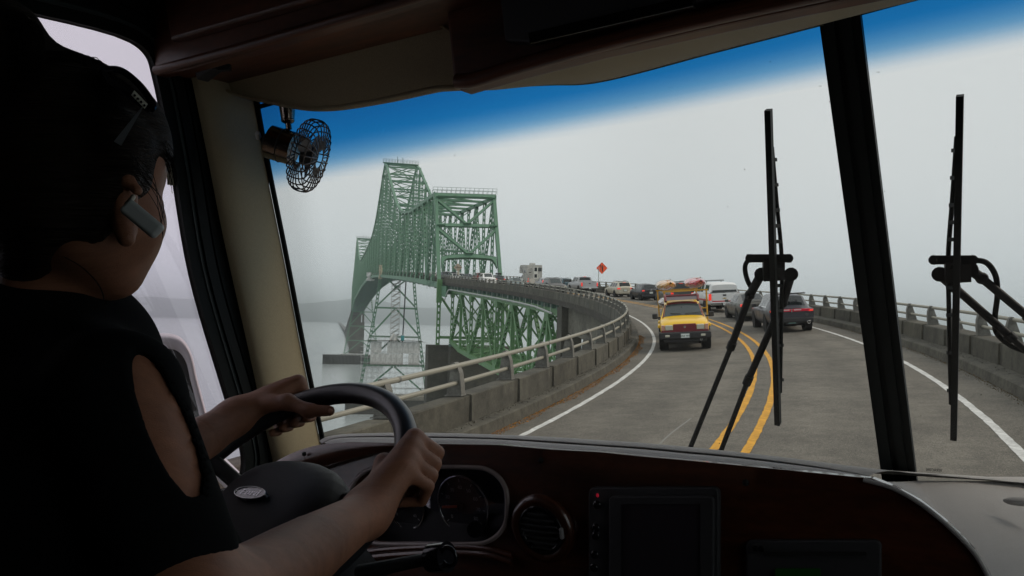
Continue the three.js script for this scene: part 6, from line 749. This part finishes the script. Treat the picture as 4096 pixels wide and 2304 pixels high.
// ---- small chrome fan hanging from the visor bracket
{
  const t = thing('cab_fan', 'small chrome fan with a wire cage hanging under the sun visor', 'fan'); const f0 = 1.28, P = (u, v, dz = 0) => onZ(u, v, f0 + dz); const chrome = new THREE.MeshStandardMaterial({ color: lin(0.28, 0.24, 0.2), roughness: 0.22, metalness: 1 });
  part('mount_stem', [rod(P(722, 258), P(724, 300), 0.0195, 20, 0.015), new THREE.SphereGeometry(0.0155, 16, 10).scale(1, 0.6, 1).translate(...P(724, 302).toArray()), rod(P(724, 300), P(727, 325), 0.007, 10)], chrome, t);
  const axis = J(806, 402, 1.75).sub(J(706, 372, 1.75)).normalize().addScaledVector(sight(760, 390).normalize(), -0.06).normalize(), mc = P(710, 366), q = new THREE.Quaternion().setFromUnitVectors(UP, axis); const loc = (g, o) => { g.applyQuaternion(q); return g.translate(o.x, o.y, o.z); };
  part('motor_housing', loc(new THREE.CylinderGeometry(0.039, 0.039, 0.06, 28), mc), chrome, t); part('motor_end', [loc(new THREE.CylinderGeometry(0.014, 0.03, 0.014, 20).rotateX(Math.PI), mc.clone().addScaledVector(axis, -0.038)), loc(new THREE.TorusGeometry(0.039, 0.0015, 6, 30).rotateX(Math.PI / 2), mc)], mPlast, t); part('switch', loc(rbox(0.012, 0.01, 0.02, 0.003), mc.clone().addScaledVector(axis, -0.042).add(V3(0, 0.008, 0.02))), mat(0.5, 0.5, 0.5, 0.4), t);
  const cc = P(778, 392), R = 0.083, wires = [], D = 0.024; const pl3 = (a, r, h) => { const p = V3(Math.cos(a) * r, h, Math.sin(a) * r).applyQuaternion(q); return p.add(cc); };
  const n = 27; for (let k = 0; k < n; k++) { const a = (k / n) * Math.PI * 2; wires.push(tube([pl3(a, 0.022, D), pl3(a, R * 0.6, D), pl3(a, R * 0.93, D * 0.75), pl3(a + 0.02, R, 0), pl3(a + 0.04, R * 0.93, -D * 0.75), pl3(a + 0.04, R * 0.6, -D), pl3(a + 0.04, 0.026, -D)], 0.0016, 5, 26)); }
  for (const [r, h] of [[0.022, D], [R * 0.62, D], [R * 0.62, -D], [0.026, -D], [R * 0.93, D * 0.72]]) { const pts = []; for (let k = 0; k < 40; k++) pts.push(pl3((k / 40) * Math.PI * 2, r, h)); wires.push(tube(pts, 0.0014, 5, 80, true)); }
  part('wire_cage', wires, new THREE.MeshStandardMaterial({ color: lin(0.12, 0.1, 0.09), roughness: 0.35, metalness: 0.8 }), t, 'stuff'); part('fan_hub', loc(new THREE.CylinderGeometry(0.018, 0.022, 0.03, 20), cc), mPlast, t);
  for (let k = 0; k < 3; k++) { const a0 = 1.35 + (k * Math.PI * 2) / 3; part('fan_blade', gridGeo(8, 6, (u, v) => { const r = lerp(0.016, 0.07, u), w = 0.5 * Math.sin(0.5 + u * 2.0); const a = a0 + (v - 0.5) * w * 1.3; return [pl3(a, r, (v - 0.5) * 0.02 * (1 - 0.4 * u)), u, v]; }), mat(0.16, 0.16, 0.17, 0.4), t); }
  fit(t, P(724, 262));
}
// ---- outside mirror, seen through the side window
{
  const t = thing('side_mirror', 'white outside mirror housing seen through the driver side window', 'mirror'); const d0 = 2.35, P = (u, v, d = d0) => J(u, v, d);
  const o = [[330, 850], [400, 838], [450, 846], [478, 880], [496, 950], [512, 1010], [524, 1060], [528, 1120], [360, 1160], [300, 1140]].map(([u, v]) => P(u, v)); const r = round(o, 5); const c = r.reduce((a, p) => a.add(p), V3()).multiplyScalar(1 / r.length), N = sight(440, 960).normalize();
  const ring = (k, dep) => r.map((p) => c.clone().lerp(p, k).addScaledVector(N, dep)); const rows = [ring(0.73, -0.005), ring(0.9, -0.022), ring(1, -0.004), ring(1.0, 0.05), ring(0.85, 0.12), ring(0.4, 0.15), ring(0.02, 0.155)], n = r.length;
  part('housing', gridGeo(n, rows.length - 1, (u, v) => { const i = Math.round(u * n) % n, j = Math.round(v * (rows.length - 1)); return [rows[j][i].clone(), u, v]; }), mat(0.7, 0.69, 0.7, 0.35), t);
  const mg = ring(0.76, 0.0); const sh = new THREE.BufferGeometry(), pos = []; for (let i = 0; i < n; i++) { const a = mg[i], b = mg[(i + 1) % n], e = c; pos.push(...a.toArray(), ...b.toArray(), ...e.toArray()); } sh.setAttribute('position', new THREE.Float32BufferAttribute(pos, 3)); sh.computeVertexNormals(); part('mirror_glass', sh, new THREE.MeshStandardMaterial({ color: lin(0.85, 0.87, 0.87), metalness: 1, roughness: 0.02, side: THREE.DoubleSide }), t);
  part('mirror_arm', rod(c.clone().addScaledVector(N, 0.08).add(V3(0, -0.1, 0)), C3(-1.6, -0.75, 1.6), 0.03, 10), mat(0.6, 0.6, 0.6, 0.4), t); fit(t);
}
// ---------------------------------------------------------------- driver
{
  const skin = new THREE.MeshPhysicalMaterial({ color: lin(0.5, 0.22, 0.125), map: rep(tMottle, 0.35, 0.35), roughness: 0.5, bumpMap: rep(tFine, 6, 6), bumpScale: 0.0004, sheen: 0.2, sheenColor: lin(0.5, 0.3, 0.2) }), cloth = new THREE.MeshPhysicalMaterial({ color: lin(0.006, 0.0065, 0.007), roughness: 0.95, specularIntensity: 0.12 }), hairM = new THREE.MeshPhysicalMaterial({ color: lin(0.014, 0.009, 0.006), roughness: 0.55, specularIntensity: 0.5, bumpMap: rep(tWood, 1.2, 5), bumpScale: 0.012 });
  const t = thing('person', 'driver in a black cut-out sleeve top holding the steering wheel with both hands', 'person');
  const A = (p) => [p.x, p.y, p.z];
  // head, neck
  const D = 0.86, cr = J(172, 385, D), brow = J(326, 420, D - 0.01), cheek = J(335, 560, D - 0.005), jaw = J(235, 600, D - 0.02), chin = J(292, 690, D), nose = J(372, 520, D + 0.07), ear = J(316, 525, 0.785);
  const fwd = V3(0, 0, -1);
  const headF = (p) => { let d = sdCap(p, cr, J(195, 395, D), 0.09, 0.086); d = smin(d, sdCap(p, brow, J(310, 470, D + 0.04), 0.03, 0.028), 0.03); d = smin(d, sdCap(p, cheek, J(315, 600, D + 0.03), 0.0335, 0.03), 0.025); d = smin(d, sdCap(p, jaw, chin, 0.048, 0.027), 0.03); d = smin(d, sdCap(p, J(320, 560, D + 0.05), nose, 0.034, 0.012), 0.02); d = smin(d, sdCap(p, J(270, 600, D + 0.02), J(280, 640, D + 0.05), 0.045, 0.036), 0.03); d = smin(d, sdCap(p, J(160, 590, D + 0.01), J(100, 960, D + 0.03), 0.053, 0.064), 0.03); return d; };
  const bb = (pts, m) => { const b = new THREE.Box3().setFromPoints(pts).expandByScalar(m); return [[b.min.x, b.min.y, b.min.z], [b.max.x, b.max.y, b.max.z]]; };
  const geos = []; let B = bb([cr, chin, nose, J(110, 960, D)], 0.12); geos.push(isoMesh(headF, B[0], B[1], 0.0055));
  // ear with rim and lobe
  const e0 = J(300, 470, 0.8), e1 = J(322, 455, 0.792), e2 = J(346, 480, 0.788), e3 = J(300, 560, 0.8), e4 = J(318, 600, 0.795);
  const earF = (p) => { let d = sdCap(p, e3, e0, 0.0062, 0.0062); d = smin(d, sdCap(p, e0, e1, 0.006, 0.0058), 0.006); d = smin(d, sdCap(p, e1, e2, 0.0056, 0.005), 0.006); d = smin(d, sdCap(p, e3, e4, 0.0075, 0.0085), 0.006); d = smin(d, sdCap(p, J(318, 500, 0.805), J(322, 580, 0.805), 0.011, 0.009), 0.008); return d; };
  B = bb([e0, e1, e2, e3, e4], 0.03); geos.push(isoMesh(earF, B[0], B[1], 0.0026));
  // arms
  const shR = J(290, 994, 0.74), elR = J(492, 1570, 0.64), shL = J(140, 960, 1.12), elL = J(360, 1200, 1.18);
  const thR = 0.30, thL = 2.2, tan = (th) => V3(-Math.sin(th), Math.cos(th) * Math.cos(WT), -Math.cos(th) * Math.sin(WT));
  const rR = rimAt(thR), rL = rimAt(thL), dR = wdir(thR), dL = wdir(thL), tR = tan(thR), tL = tan(thL);
  const depthOf = (p) => { const w = p.clone().applyQuaternion(CABQ).applyQuaternion(camera.quaternion.clone().invert()); return -w.z; };
  const wrR = J(918, 1292, depthOf(rR) - 0.085), wrL = J(588, 1052, depthOf(rL) - 0.02);
  const O = (r, d, n, tt, a, b, c) => r.clone().addScaledVector(d, a).addScaledVector(WN, b).addScaledVector(tt, c);
  const hand = (R, d, tt, wr, fing, thumb) => { const list = []; fing.forEach((F) => { for (let k = 0; k < 3; k++) list.push([F[k], F[k + 1], [0.0105, 0.0094, 0.0084][k] * F[4], [0.0094, 0.0084, 0.0074][k] * F[4]]); }); const palm = fing.map((F) => [wr.clone().lerp(F[0], 0.12).addScaledVector(F[0].clone().sub(fing[1][0]), 0.35), F[0], 0.0185, 0.0125]); const th = []; for (let k = 0; k < thumb.length - 1; k++) th.push([thumb[k], thumb[k + 1], [0.017, 0.0125, 0.0108][k], [0.0125, 0.0108, 0.0088][k]]);
    return { fing: list, palm, th }; };
  const mkF = (R, d, tt, offs, prof, sc) => offs.map((o, i) => [...prof.map(([a, b]) => O(R, d, WN, tt, a, b, o)), sc[i]]);
  const HR = hand(rR, dR, tR, wrR, mkF(rR, dR, tR, [0.028, 0.007, -0.014, -0.034], [[0.026, 0.027], [0.046, -0.008], [0.024, -0.034], [-0.008, -0.03]], [1.06, 1.1, 1.04, 0.92]), [wrR.clone().lerp(O(rR, dR, WN, tR, -0.01, 0.02, -0.01), 0.5), O(rR, dR, WN, tR, -0.02, 0.016, 0.0), O(rR, dR, WN, tR, -0.028, -0.004, 0.012), O(rR, dR, WN, tR, -0.018, -0.022, 0.024)]);
  const HL = hand(rL, dL, tL, wrL, mkF(rL, dL, tL, [-0.03, -0.009, 0.012, 0.032], [[0.041, 0.014], [0.032, -0.026], [0.0, -0.036], [-0.026, -0.018]], [1.06, 1.1, 1.04, 0.92]), [wrL.clone().lerp(O(rL, dL, WN, tL, 0.01, 0.025, -0.01), 0.5), O(rL, dL, WN, tL, -0.02, 0.022, -0.018), O(rL, dL, WN, tL, -0.047, 0.006, -0.05), O(rL, dL, WN, tL, -0.06, -0.002, -0.083)]);
  const handF = (H, wr, el, w0, w1) => (p) => { let d = 1e9; for (const q of H.palm) d = smin(d, sdCap(p, ...q), 0.018); let f = 1e9; for (const q of H.fing) { const x = sdCap(p, ...q); f = Math.min(f, x); } let th = 1e9; for (const q of H.th) th = smin(th, sdCap(p, ...q), 0.01); d = smin(d, f, 0.008); d = smin(d, th, 0.012); d = smin(d, sdCap(p, el, wr, w0, w1), 0.03); return d; };
  const fR = wrR.clone().lerp(elR, 0.42), fL = wrL.clone().lerp(elL, 0.35);
  for (const [H, wr, fe, w0] of [[HR, wrR, fR, 0.036], [HL, wrL, fL, 0.035]]) { const pts = [...H.fing.map((q) => q[1]), ...H.fing.map((q) => q[0]), ...H.th.map((q) => q[1]), ...H.palm.map((q) => q[0]), wr, fe]; B = bb(pts, 0.032); const F = handF(H, wr, fe, w0, 0.0275); geos.push(isoMesh(F, B[0], B[1], 0.0036)); }
  const armF = (p) => { let d = sdCap(p, shR, elR, 0.055, 0.043); d = smin(d, sdCap(p, elR, fR, 0.044, 0.037), 0.03); d = Math.min(d, smin(sdCap(p, shL, elL, 0.05, 0.042), sdCap(p, elL, fL, 0.041, 0.0345), 0.03)); return d; };
  B = bb([shR, elR, fR, shL, elL, fL], 0.07); geos.push(isoMesh(armF, B[0], B[1], 0.009));
  part('body', merge(geos), skin, t);
  // black top with an oval cut-out along the right sleeve
  const nb = J(120, 940, 0.9), wa = J(60, 1560, 0.84), cutC = J(444, 1082, 0.7), armDir = elR.clone().sub(shR).normalize(), view = cutC.clone().normalize(), sideV = armDir.clone().cross(view).normalize();
  const topF = (p) => { let d = sdCap(p, nb, wa, 0.115, 0.17); d = smin(d, sdCap(p, nb, shR, 0.085, 0.056), 0.03); d = smin(d, sdCap(p, nb, shL, 0.1, 0.06), 0.06); d = smin(d, sdCap(p, J(150, 830, 0.88), J(110, 960, 0.88), 0.06, 0.09), 0.03); d = smin(d, sdCap(p, J(190, 1250, 0.8), J(280, 1600, 0.76), 0.12, 0.14), 0.06); const cuff = shR.clone().lerp(elR, 0.74); d = smin(d, sdCap(p, shR, cuff, 0.0575, 0.053), 0.02); d = smin(d, sdCap(p, shL, shL.clone().lerp(elL, 0.6), 0.056, 0.05), 0.03);
    const qx = p[0] - cutC.x, qy = p[1] - cutC.y, qz = p[2] - cutC.z, a = qx * armDir.x + qy * armDir.y + qz * armDir.z, b = qx * sideV.x + qy * sideV.y + qz * sideV.z, c = qx * view.x + qy * view.y + qz * view.z; const e = (Math.hypot(a / 0.083, (b + 0.0058) / 0.0155, c / 0.08) - 1) * 0.02; d = Math.max(d, -e); return d; };
  B = bb([nb, wa, shR, shL, elR, J(280, 1600, 0.76)], 0.19); part('top', isoMesh(topF, B[0], B[1], 0.0052), cloth, t);
  // hair: cap swept back into a ponytail, with loose strands
  const hairF = (p) => { let d = sdCap(p, cr, J(192, 392, D), 0.1, 0.096); const q = V3(p[0] - cr.x, p[1] - cr.y, p[2] - cr.z); d = smin(d, sdCap(p, J(150, 305, D), J(238, 335, D), 0.074, 0.069), 0.02); const cut = q.dot(V3(0.0, -0.62, -0.78).normalize()) - 0.066; d = Math.max(d, cut); d = smin(d, sdCap(p, J(140, 480, D - 0.03), J(120, 640, D), 0.08, 0.05), 0.02); d = smin(d, sdCap(p, J(262, 460, 0.8), J(240, 590, 0.81), 0.024, 0.016), 0.015); d = smin(d, sdCap(p, J(280, 330, 0.8), J(322, 440, 0.8), 0.026, 0.012), 0.015); d = smin(d, sdCap(p, J(330, 360, 0.82), J(345, 455, 0.825), 0.02, 0.012), 0.015); d = smin(d, sdCap(p, J(60, 170, 0.84), J(10, 90, 0.82), 0.03, 0.035), 0.03); d = smin(d, sdCap(p, J(10, 90, 0.82), J(0, 380, 0.8), 0.03, 0.026), 0.02); return d; };
  B = bb([cr, J(20, 20, 0.82), J(8, 420, 0.8), J(120, 660, D), J(318, 430, 0.8)], 0.12); const hair = part('hair', isoMesh(hairF, B[0], B[1], 0.006), hairM, t);
  const st = [], r = mulberry(31); const hs = (pts, w = 0.00035) => st.push(tube(pts, w, 3, 14));
  for (let i = 0; i < 170; i++) { const u = 60 + 240 * r(), v = 136 + 44 * Math.pow((u - 165) / 140, 2) + 8 * r(), d = D + (r() - 0.5) * 0.12; hs([J(u, v + 16, d), J(u - 12 - 16 * r(), v - 4 - 7 * r(), d), J(u - 30 - 34 * r(), v - 2 - 14 * r(), d)], 0.0005); }
  for (let i = 0; i < 110; i++) { const u = 30 + 70 * r(), d = 0.8 + 0.05 * (r() - 0.5); hs([J(u * 0.5, 20 + 30 * r(), d), J(u + 10, 70 + 40 * r(), d), J(u + 14 * r(), 190, d), J(u - 14 * r(), 330 + 60 * r(), d)]); }
  for (let i = 0; i < 22; i++) { const v = 330 + 60 * r(); hs([J(385, v, D + 0.02 * r()), J(408 + 10 * r(), v + 20, D), J(420 + 22 * r(), v + 50, D), J(420 + 30 * r(), v + 70 + 40 * r(), D)]); }
  for (let i = 0; i < 7; i++) { const a = r(); hs([J(300 + 60 * r(), 380 + 40 * r(), 0.79), J(350 + 40 * r(), 440 + 20 * r(), 0.795), J(395 + 14 * r(), 490 + 40 * a, 0.81), J(405 + 10 * r(), 540 + 60 * a, 0.83)]); }
  hs([J(150, 640, 0.8), J(215, 680, 0.79), J(255, 730, 0.79), J(266, 800, 0.8)], 0.0007);
  part('hair_strand', st, hairM, hair, 'stuff');
  { const nl = J(797, 1052, depthOf(rL) - 0.02); const tipT = HL.th[HL.th.length - 1][1], dirT = tipT.clone().sub(HL.th[HL.th.length - 1][0]).normalize(), toE = tipT.clone().normalize().negate(); part('thumb_nail', new THREE.SphereGeometry(0.0055, 14, 8).scale(1, 0.72, 0.3).applyMatrix4(new THREE.Matrix4().makeBasis(dirT, toE.clone().cross(dirT).normalize(), dirT.clone().cross(toE.clone().cross(dirT)).normalize())).translate(tipT.x + toE.x * 0.0072, tipT.y + toE.y * 0.0072, tipT.z + toE.z * 0.0072), new THREE.MeshPhysicalMaterial({ color: lin(0.55, 0.3, 0.22), roughness: 0.25 }), t); }
  fit(t, J(60, 1560, 0.84));
  // sunglasses pushed up on the hair
  const sg = thing('sunglasses', 'dark sunglasses with a jewelled temple pushed up on the hair of the driver', 'sunglasses');
  const gl = gridGeo(14, 6, (u, v) => { const a = J(lerp(250, 384, u), lerp(170, 270, u) - 12 * Math.sin(u * Math.PI) , 0.80 + 0.02 * Math.sin(u * 3)); const b = J(lerp(268, 372, u), lerp(206, 284, u), 0.765); return [a.lerp(b, v), u, v]; }); part('lens', gl, mGloss, sg);
  part('frame', tube([J(252, 176, 0.8), J(300, 176, 0.805), J(345, 208, 0.81), J(384, 262, 0.8), J(381, 274, 0.79)], 0.0035, 8, 40), mGloss, sg);
  part('temple', gridGeo(10, 3, (u, v) => { const a = J(lerp(362, 286, u), lerp(262, 356, u), 0.756), w = lerp(2, 19, u); const p = J(lerp(362, 286, u) + w * v, lerp(262, 356, u) + w * v * 0.55, 0.757); return [p, u, v]; }), new THREE.MeshStandardMaterial({ color: lin(0.3, 0.32, 0.34), roughness: 0.3, metalness: 0.5 }), sg);
  part('jewel_plate', gridGeo(4, 1, (u, v) => [J(lerp(332, 366, u) + 8 * v - 2, lerp(237, 272, u) - 12 * v + 2, 0.752), u, v]), new THREE.MeshStandardMaterial({ color: lin(0.75, 0.75, 0.66), roughness: 0.25 }), sg); for (let k = 0; k < 4; k++) part('jewel', new THREE.OctahedronGeometry(0.0016).translate(...J(339 + k * 8.2, 240 + k * 8.4, 0.7505).toArray()), mGloss, sg); fit(sg);
  const bt = thing('earpiece', 'pale grey wireless earpiece on the right ear of the driver', 'earpiece'); const b0 = J(328, 526, 0.768), b1 = J(388, 576, 0.766); part('shell', (() => { const dd = b1.clone().sub(b0), L = dd.length(); const g = new RoundedBoxGeometry(L + 0.014, 0.0165, 0.009, 4, 0.0044); const x = dd.normalize(), z = b0.clone().normalize().negate(), y = z.clone().cross(x).normalize(); z.copy(x).cross(y); g.applyMatrix4(new THREE.Matrix4().makeBasis(x, y, z)); const m = b0.clone().lerp(b1, 0.5); return g.translate(m.x, m.y, m.z); })(), mat(0.42, 0.45, 0.45, 0.35), bt); part('ear_hook', tube([J(330, 505, 0.772), J(336, 494, 0.775), J(318, 512, 0.78)], 0.0022, 6), mat(0.5, 0.48, 0.42, 0.3), bt); fit(bt);
}
renderer.render(scene, camera);
